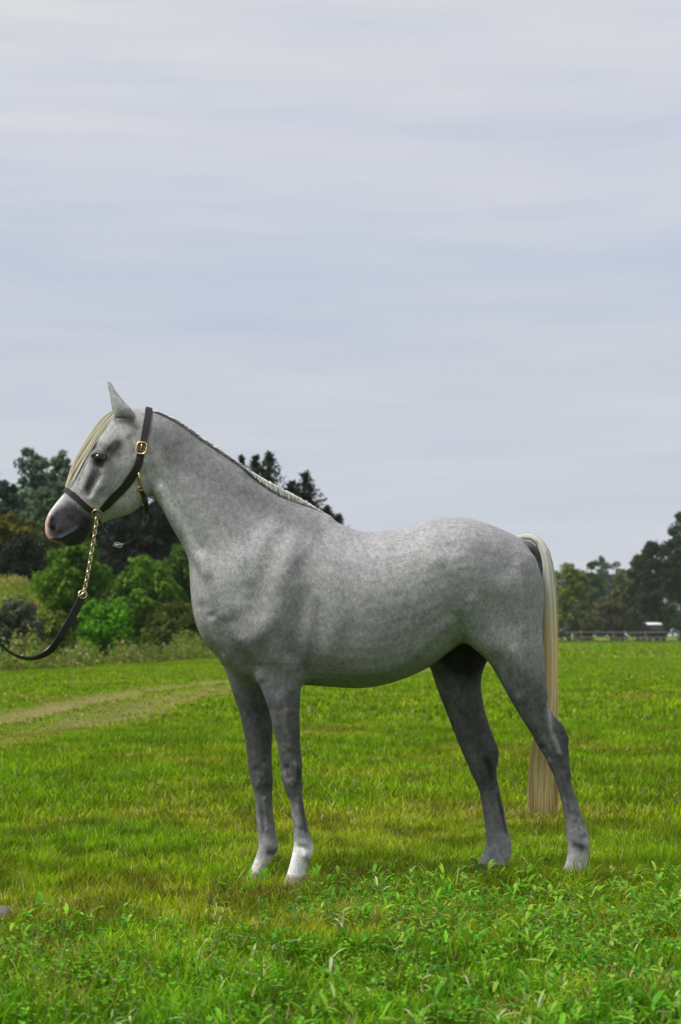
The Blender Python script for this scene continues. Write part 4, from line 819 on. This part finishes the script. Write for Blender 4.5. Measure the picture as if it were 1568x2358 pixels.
# tail: middle line with half widths
TL = np.array([(1188, 1240, 5, .012), (1212, 1235, 6, .02), (1239, 1246, 9, .03), (1256, 1281, 12, .034), (1260, 1330, 16, .036), (1264, 1390, 17, .036), (1266, 1460, 18, .036), (1267, 1560, 17, .036), (1262, 1650, 22, .036), (1254, 1740, 30, .036), (1252, 1810, 31, .034), (1251, 1872, 31, .032)], float)
TLr = crom(TL, 8); tu = np.linspace(0, 1, len(TLr)); ty0 = float(ym(1235)) + .012
def tail_path(r, t):
    q = np.array([np.interp(t, tu, TLr[:, j]) for j in range(4)]).T
    a = r.random() * 6.283; rr = r.random() ** 0.5; u, v = math.cos(a) * rr, math.sin(a) * rr
    end = 1.02 - 0.07 * r.random() ** 2; ts = t * end if r.random() < .9 else t * (0.55 + .4 * r.random())
    q = np.array([np.interp(ts, tu, TLr[:, j]) for j in range(4)]).T
    tx = np.gradient(q[:, 0]); tyy = np.gradient(q[:, 1]); nn = np.hypot(tx, tyy) + 1e-6; nx, ny = tyy / nn, -tx / nn
    wob = (2.2 * np.sin(ts * 8 + a * 3) + 3 * r.normal() * ts ** 3) * ts
    loose = 1.0 if r.random() > .06 else 1.0 + .30 * r.random(); X_ = q[:, 0] + nx * (u * q[:, 2] * 1.02 * loose + wob); Y_ = q[:, 1] + ny * (u * q[:, 2] * 1.02)
    pts = np.array([PW(x_, y_, ty0 + v * d_ + 0.02 * k_) for x_, y_, d_, k_ in zip(X_, Y_, q[:, 3], ts)])
    b9 = a + r.normal() * .5; s_ = np.stack([nx * math.sin(b9), np.full(len(t), -math.cos(b9)), -ny * math.sin(b9)], 1); s_ /= np.linalg.norm(s_, axis=1)[:, None]
    return pts, s_
def tail_col(r, t):
    k = r.random()
    a = np.array([.76, .75, .68]); bcol = np.array([.93, .77, .43]) if k < .65 else np.array([.90, .62, .27]); g = np.array([.22, .215, .20])
    w = sstep(.35, .62, t)[:, None]; cc = a * (1 - w) + bcol * w
    return cc if k > .15 else cc * (1 - .6 * sstep(.3, .0, t)[:, None]) + g * .6 * sstep(.3, 0, t)[:, None]
strands('tail', None, 2600, tail_path, .0009, .0013, tail_col, 5, M_hair, 16)
# forelock
FI = crom(np.array([(270, 946), (250, 968), (229, 1003), (210, 1036), (190, 1070), (172, 1102), (158, 1124)], float), 6)
FO = crom(np.array([(268, 941), (243, 957), (219, 984), (195, 1020), (172, 1056), (157, 1092), (149, 1122)], float), 6)
fu = np.linspace(0, 1, len(FI)); fy0 = float(ym(215))
def fl_path(r, t):
    u = r.random(); v = r.normal() * .4; ts = t * (0.72 + .30 * r.random())
    I = np.array([np.interp(ts, fu, FI[:, j]) for j in range(2)]).T; O = np.array([np.interp(ts, fu, FO[:, j]) for j in range(2)]).T
    q = I * (1 - u) + O * u; q[:, 0] += 1.5 * np.sin(ts * 7 + u * 9)
    pts = np.array([PW(a, b2, fy0 - .010 + v * (.014 + .03 * k)) for (a, b2), k in zip(q, ts)])
    g = np.gradient(pts, axis=0); g /= np.linalg.norm(g, axis=1)[:, None]; s_ = np.cross(g, np.array([0.3, 1.0, 0.2])); s_ /= np.linalg.norm(s_, axis=1)[:, None]
    return pts, s_
def fl_col(r, t):
    k = r.random(); return np.tile(np.array([.66, .58, .40]) if k < .50 else (np.array([.74, .72, .65]) if k < .85 else np.array([.36, .27, .17])), (len(t), 1))
strands('forelock', None, 420, fl_path, .0012, .0011, fl_col, 6, M_hair, 12)
# mane: falls to the far side, a pale roll shows along the crest
CR = np.array([(338, 944), (365, 949), (412, 973), (470, 1014), (530, 1055), (565, 1080), (600, 1103), (650, 1130), (700, 1156), (740, 1181), (765, 1199)], float)
CRr = crom(CR, 6); cu = np.linspace(0, 1, len(CRr))
def mane_path(near):
    def f(r, t):
        u = r.random() if not near else .04 + .92 * r.random() ** .8
        a, b2 = np.interp(u, cu, CRr[:, 0]), np.interp(u, cu, CRr[:, 1]); yc = float(ym(a))
        thick = np.exp(-((u - .68) / .14) ** 2)
        if near:
            L_ = (2 + 16 * thick * r.random()); dx = 3 + 8 * r.random()
            X_ = a + dx * t; Y_ = b2 - 5 * np.sin(t * 3.14) * (.08 + thick) + L_ * t ** 1.6; D_ = yc - .004 - .020 * t - .014 * np.sin(t * 3.14) * thick - .02 * thick * t
        else:
            L_ = 60 + 50 * r.random(); X_ = a + (6 + 10 * r.random()) * t; Y_ = b2 - (4 + 3 * thick) * np.sin(np.minimum(t * 4, 3.14)) + L_ * t ** 1.4; D_ = yc + .012 + .085 * np.minimum(t * 1.6, 1)
        pts = np.array([PW(x_, y_, d_) for x_, y_, d_ in zip(X_, Y_, np.broadcast_to(D_, t.shape))])
        g = np.gradient(pts, axis=0); g /= np.linalg.norm(g, axis=1)[:, None]; s_ = np.cross(g, np.array([r.normal() * .4, -.7 if near else .5, .8 + r.normal() * .3])); s_ /= np.linalg.norm(s_, axis=1)[:, None] + 1e-9
        return pts, s_
    return f
mcol = lambda r, t: np.tile(np.array([.66, .65, .61]) if r.random() < .8 else np.array([.4, .38, .35]), (len(t), 1))
strands('mane', None, 900, mane_path(False), .0013, .0012, mcol, 7, M_hair, 8)
strands('mane_roll', None, 1300, mane_path(True), .0012, .0010, mcol, 8, M_hair, 7)

# ------------------------------------------------------------------ halter and lead
hal = empty('halter', tuple(PW(255, 1130, float(ym(255)))), 'dark leather halter with brass fittings worn on the grey horse head', 'halter'); hal_loc = np.array(hal.location)
HY = float(ym(240))
def ribbon(name, pts, nrm, hw_, mt, par, loc, th=.0035, sub=4, closed=False):
    pts = np.asarray(pts, float); nrm = np.asarray(nrm, float)
    if closed: pts = np.vstack([pts, pts[:1]]); nrm = np.vstack([nrm, nrm[:1]])
    A = crom(np.hstack([pts, nrm, np.asarray(hw_, float).reshape(-1, 1) if np.ndim(hw_) else np.full((len(pts), 1), hw_)]), sub)
    p_, n2_, w_ = A[:, :3], A[:, 3:6], A[:, 6]; n2_ = n2_ / np.linalg.norm(n2_, axis=1)[:, None]
    g = np.gradient(p_, axis=0); g /= np.linalg.norm(g, axis=1)[:, None]; s_ = np.cross(g, n2_); s_ /= np.linalg.norm(s_, axis=1)[:, None]
    V = []; F = []
    for i in range(len(p_)):
        for a, b2 in ((-1, 0), (-.9, 1), (.9, 1), (1, 0)): V.append(p_[i] + s_[i] * a * w_[i] + n2_[i] * th * b2 - loc)
    for i in range(len(p_) - 1):
        for k in range(4): F.append((i * 4 + k, i * 4 + (k + 1) % 4, i * 4 + 4 + (k + 1) % 4, i * 4 + 4 + k))
    F.append((0, 1, 2, 3)); F.append((len(V) - 1, len(V) - 2, len(V) - 3, len(V) - 4))
    bm = bmesh.new(); me = pymesh(name, V, F); bm.from_mesh(me); bmesh.ops.recalc_face_normals(bm, faces=bm.faces); bm.to_mesh(me); bm.free()
    return link(name, me, mt, par, False)
def onskin(path, off=.002):
    a = [skin(x_, y_, off) for x_, y_ in path]; return np.array([q[0] for q in a]), np.array([q[1] for q in a])
def mirror(p_, n2_): 
    q = p_.copy(); q[:, 1] = 2 * HY - q[:, 1]; k = n2_.copy(); k[:, 1] *= -1; return q[::-1], k[::-1]
def over(path, top, topn, name, w, closed=False):
    p_, n2_ = onskin(path); q, k = mirror(p_, n2_)
    return ribbon(name, np.vstack([p_, [top], q]), np.vstack([n2_, [topn], k]), w, M_leather, hal, hal_loc)
over([(326, 1040), (332, 1010), (337, 980), (341, 955)], PW(343, 939.5, HY), np.array([.25, 0, 1.0]), 'crown_strap', .0115)
p_, n2_ = onskin([(325, 1036), (320, 1062), (309, 1088), (293, 1112), (276, 1131), (259, 1149), (243, 1166), (230, 1178)])
ribbon('cheek_strap', p_, n2_, [.0115, .0135, .015, .016, .0155, .014, .012, .008], M_leather, hal, hal_loc); q, k = mirror(p_, n2_); ribbon('cheek_strap', q, k, .0145, M_leather, hal, hal_loc)
over([(218, 1181), (206, 1173), (190, 1159), (174, 1144), (162, 1135)], PW(150.5, 1127, HY), np.array([-.8, 0, .6]), 'noseband', .0095)
def torus(name, c_, nrm_, R_, r_, mt, par, loc, sq=1.0, up=(0, 0, 1), nu=24, nv=8, ex=1.0):
    nrm_ = np.asarray(nrm_, float); nrm_ /= np.linalg.norm(nrm_); u = np.cross(np.asarray(up, float), nrm_); u /= np.linalg.norm(u); v = np.cross(nrm_, u); V = []; F = []
    for i in range(nu):
        a = 2 * math.pi * i / nu; ca, sa = math.cos(a), math.sin(a); e1 = math.copysign(abs(ca) ** ex, ca); e2 = math.copysign(abs(sa) ** ex, sa)
        rad_ = (u * e1 + v * e2 * sq); dirn = rad_ / np.linalg.norm(rad_)
        for j in range(nv):
            b2 = 2 * math.pi * j / nv; V.append(c_ + rad_ * R_ + dirn * r_ * math.cos(b2) + nrm_ * r_ * math.sin(b2) - loc)
    for i in range(nu):
        for j in range(nv): F.append((i * nv + j, ((i + 1) % nu) * nv + j, ((i + 1) % nu) * nv + (j + 1) % nv, i * nv + (j + 1) % nv))
    return link(name, pymesh(name, V, F), mt, par)
p1, n1_ = skin(326.5, 1034, .0085); torus('buckle', p1, n1_, .0175, .0032, M_brass, hal, hal_loc, 1.18, (.12, 0, 1), ex=.6)
p1b = p1.copy(); p1b[1] = 2 * HY - p1b[1]; torus('buckle', p1b, n1_ * np.array([1, -1, 1]), .0175, .0032, M_brass, hal, hal_loc, 1.18, (.12, 0, 1), ex=.6)
Vt, Ft = tube([p1 + np.array([0, 0, -.018]) - hal_loc, p1 - n1_ * .001 - hal_loc, p1 + np.array([.001, 0, .014]) - hal_loc], [.002] * 3, 6); link('buckle_tongue', pymesh('buckle_tongue', Vt, Ft), M_brass, hal)
p2, n2r = skin(223, 1183, .006); torus('nose_ring', p2, n2r, .0165, .0034, M_brass, hal, hal_loc, 1.0, (0, 0, 1))
p2b = p2.copy(); p2b[1] = 2 * HY - p2b[1]; torus('nose_ring', p2b, n2r * np.array([1, -1, 1]), .0165, .0034, M_brass, hal, hal_loc)
# brass snap between the cheek strap and the throat strap
s1, m1 = skin(318, 1088, .006); s2, m2 = skin(322, 1124, .006)
Vt, Ft = tube([s1 - hal_loc, (s1 * .6 + s2 * .4) - hal_loc, (s1 * .3 + s2 * .7) - hal_loc, s2 - hal_loc], [.0035, .0055, .004, .003], 8); link('snap_hook', pymesh('snap_hook', Vt, Ft), M_brass, hal)
torus('snap_ring', s2, m2, .0075, .0022, M_brass, hal, hal_loc)
# throat strap: down the jaw, hanging below it in a loop, back to the nose ring
tp, tn = onskin([(323, 1128), (330, 1142)], .003); loop = [(336, 1160), (337, 1185), (330, 1210), (313, 1234), (292, 1249), (272, 1254), (255, 1246), (241, 1225), (231, 1204), (224, 1190)]
yl = [tp[-1][1] + .01, tp[-1][1] + .03, HY - .03, HY - .02, HY - .015, HY - .015, HY - .02, HY - .03, p2[1] + .012, p2[1] + .004]
lp = np.array([PW(a, b2, y_) for (a, b2), y_ in zip(loop, yl)]); ln_ = np.tile(np.array([0, -1.0, 0]), (len(lp), 1))
ribbon('throat_strap', np.vstack([tp, lp]), np.vstack([tn, ln_]), [.007, .008, .0085, .008, .006, .0045, .004, .004, .004, .004, .004, .004], M_leather, hal, hal_loc)
bk = PW(272, 1255, HY - .02); torus('throat_buckle', bk, (0, -1, .15), .012, .0022, M_steel, hal, hal_loc, .55, (0.25, 0, 1), ex=.6)
Vt, Ft = tube([bk + np.array([-.018, -.003, -.003]) - hal_loc, bk + np.array([0, -.005, 0]) - hal_loc, bk + np.array([.02, -.003, .004]) - hal_loc], [.0022] * 3, 6); link('buckle_tongue', pymesh('buckle_tongue', Vt, Ft), M_steel, hal)
# lead: chain and leather strap
lead = empty('lead_rein', tuple(PW(190, 1372, -.22)), 'black leather lead with brass chain hanging from the halter ring', 'lead'); ld = np.array(lead.location)
ch = crom(np.array([PW(x_, y_, p2[1] - .012 - .0) for x_, y_ in ((223, 1192), (219, 1222), (213, 1258), (207, 1295), (200, 1333), (193, 1366))]), 10)
dl = np.concatenate([[0], np.cumsum(np.linalg.norm(np.diff(ch, axis=0), axis=1))]); nl = int(dl[-1] / .0145)
for i in range(nl):
    q = np.array([np.interp((i + .5) / nl * dl[-1], dl, ch[:, j]) for j in range(3)]); q2 = np.array([np.interp(min(1, (i + .9) / nl) * dl[-1], dl, ch[:, j]) for j in range(3)])
    tdir = q2 - q; tdir /= np.linalg.norm(tdir); a = 1.5708 * i + .6; b0 = np.cross(tdir, np.array([0, 1.0, 0])); b0 /= np.linalg.norm(b0); b1 = np.cross(tdir, b0)
    torus('link', q, b0 * math.cos(a) + b1 * math.sin(a), .0066, .0023, M_chain, lead, ld, 1.55, tdir, 14, 6)
e1 = ch[-1]; torus('end_ring', e1 + np.array([-.004, 0, -.004]), (.35, -1, .2), .0135, .0026, M_chain, lead, ld, 1.0, (0, 0, 1))
Vt, Ft = tube([e1 + np.array([.008, -.006, .01]) - ld, e1 + np.array([-.004, -.009, -.004]) - ld, e1 + np.array([-.020, -.006, -.014]) - ld], [.0028, .004, .003], 8); link('clip', pymesh('clip', Vt, Ft), M_chain, lead)
y0 = p2[1] - .012
st = [(189, 1374), (176, 1402), (160, 1431), (146, 1455), (131, 1478), (111, 1500), (80, 1514), (50, 1513), (22, 1500), (0, 1481), (-35, 1440), (-80, 1370), (-120, 1290)]
yy = [y0, y0, y0 - .002, y0 - .004, y0 - .006, y0 - .008, y0 - .01, y0 - .012, y0 - .015, y0 - .02, y0 - .03, y0 - .04, y0 - .05]
sp_ = np.array([PW(a, b2, y_) for (a, b2), y_ in zip(st, yy)])
tw = np.linspace(0, 1, len(st)); g = np.gradient(sp_, axis=0); g /= np.linalg.norm(g, axis=1)[:, None]
face = np.array([0, -1.0, 0]); perp = np.cross(g, face); ang = np.interp(tw, [0, .3, .42, .5, .62, 1], [.2, .35, .75, 1.12, 1.25, 1.1])
sn = face[None] * np.cos(ang)[:, None] - perp * np.sin(ang)[:, None]
ribbon('leather_strap', sp_, sn, [.0125] + [.0135] * (len(st) - 1), M_lead, lead, ld, .004, 6)

# ------------------------------------------------------------------ air
mb = MB(); mb.box((0, 370, 13.0), (1300, 880, 28.4))
hz = mb.build('haze', None); m = bpy.data.materials.new('haze'); m.use_nodes = True; t = m.node_tree; t.nodes.clear()
o = N(t, 'ShaderNodeOutputMaterial'); v = N(t, 'ShaderNodeVolumePrincipled'); v.inputs['Color'].default_value = (.90, .95, 1.0, 1); v.inputs['Density'].default_value = 0.00016
t.links.new(v.outputs[0], o.inputs['Volume']); hz.data.materials.append(m); tag(hz, 'thin bluish haze over the far field', None, None, 'stuff')
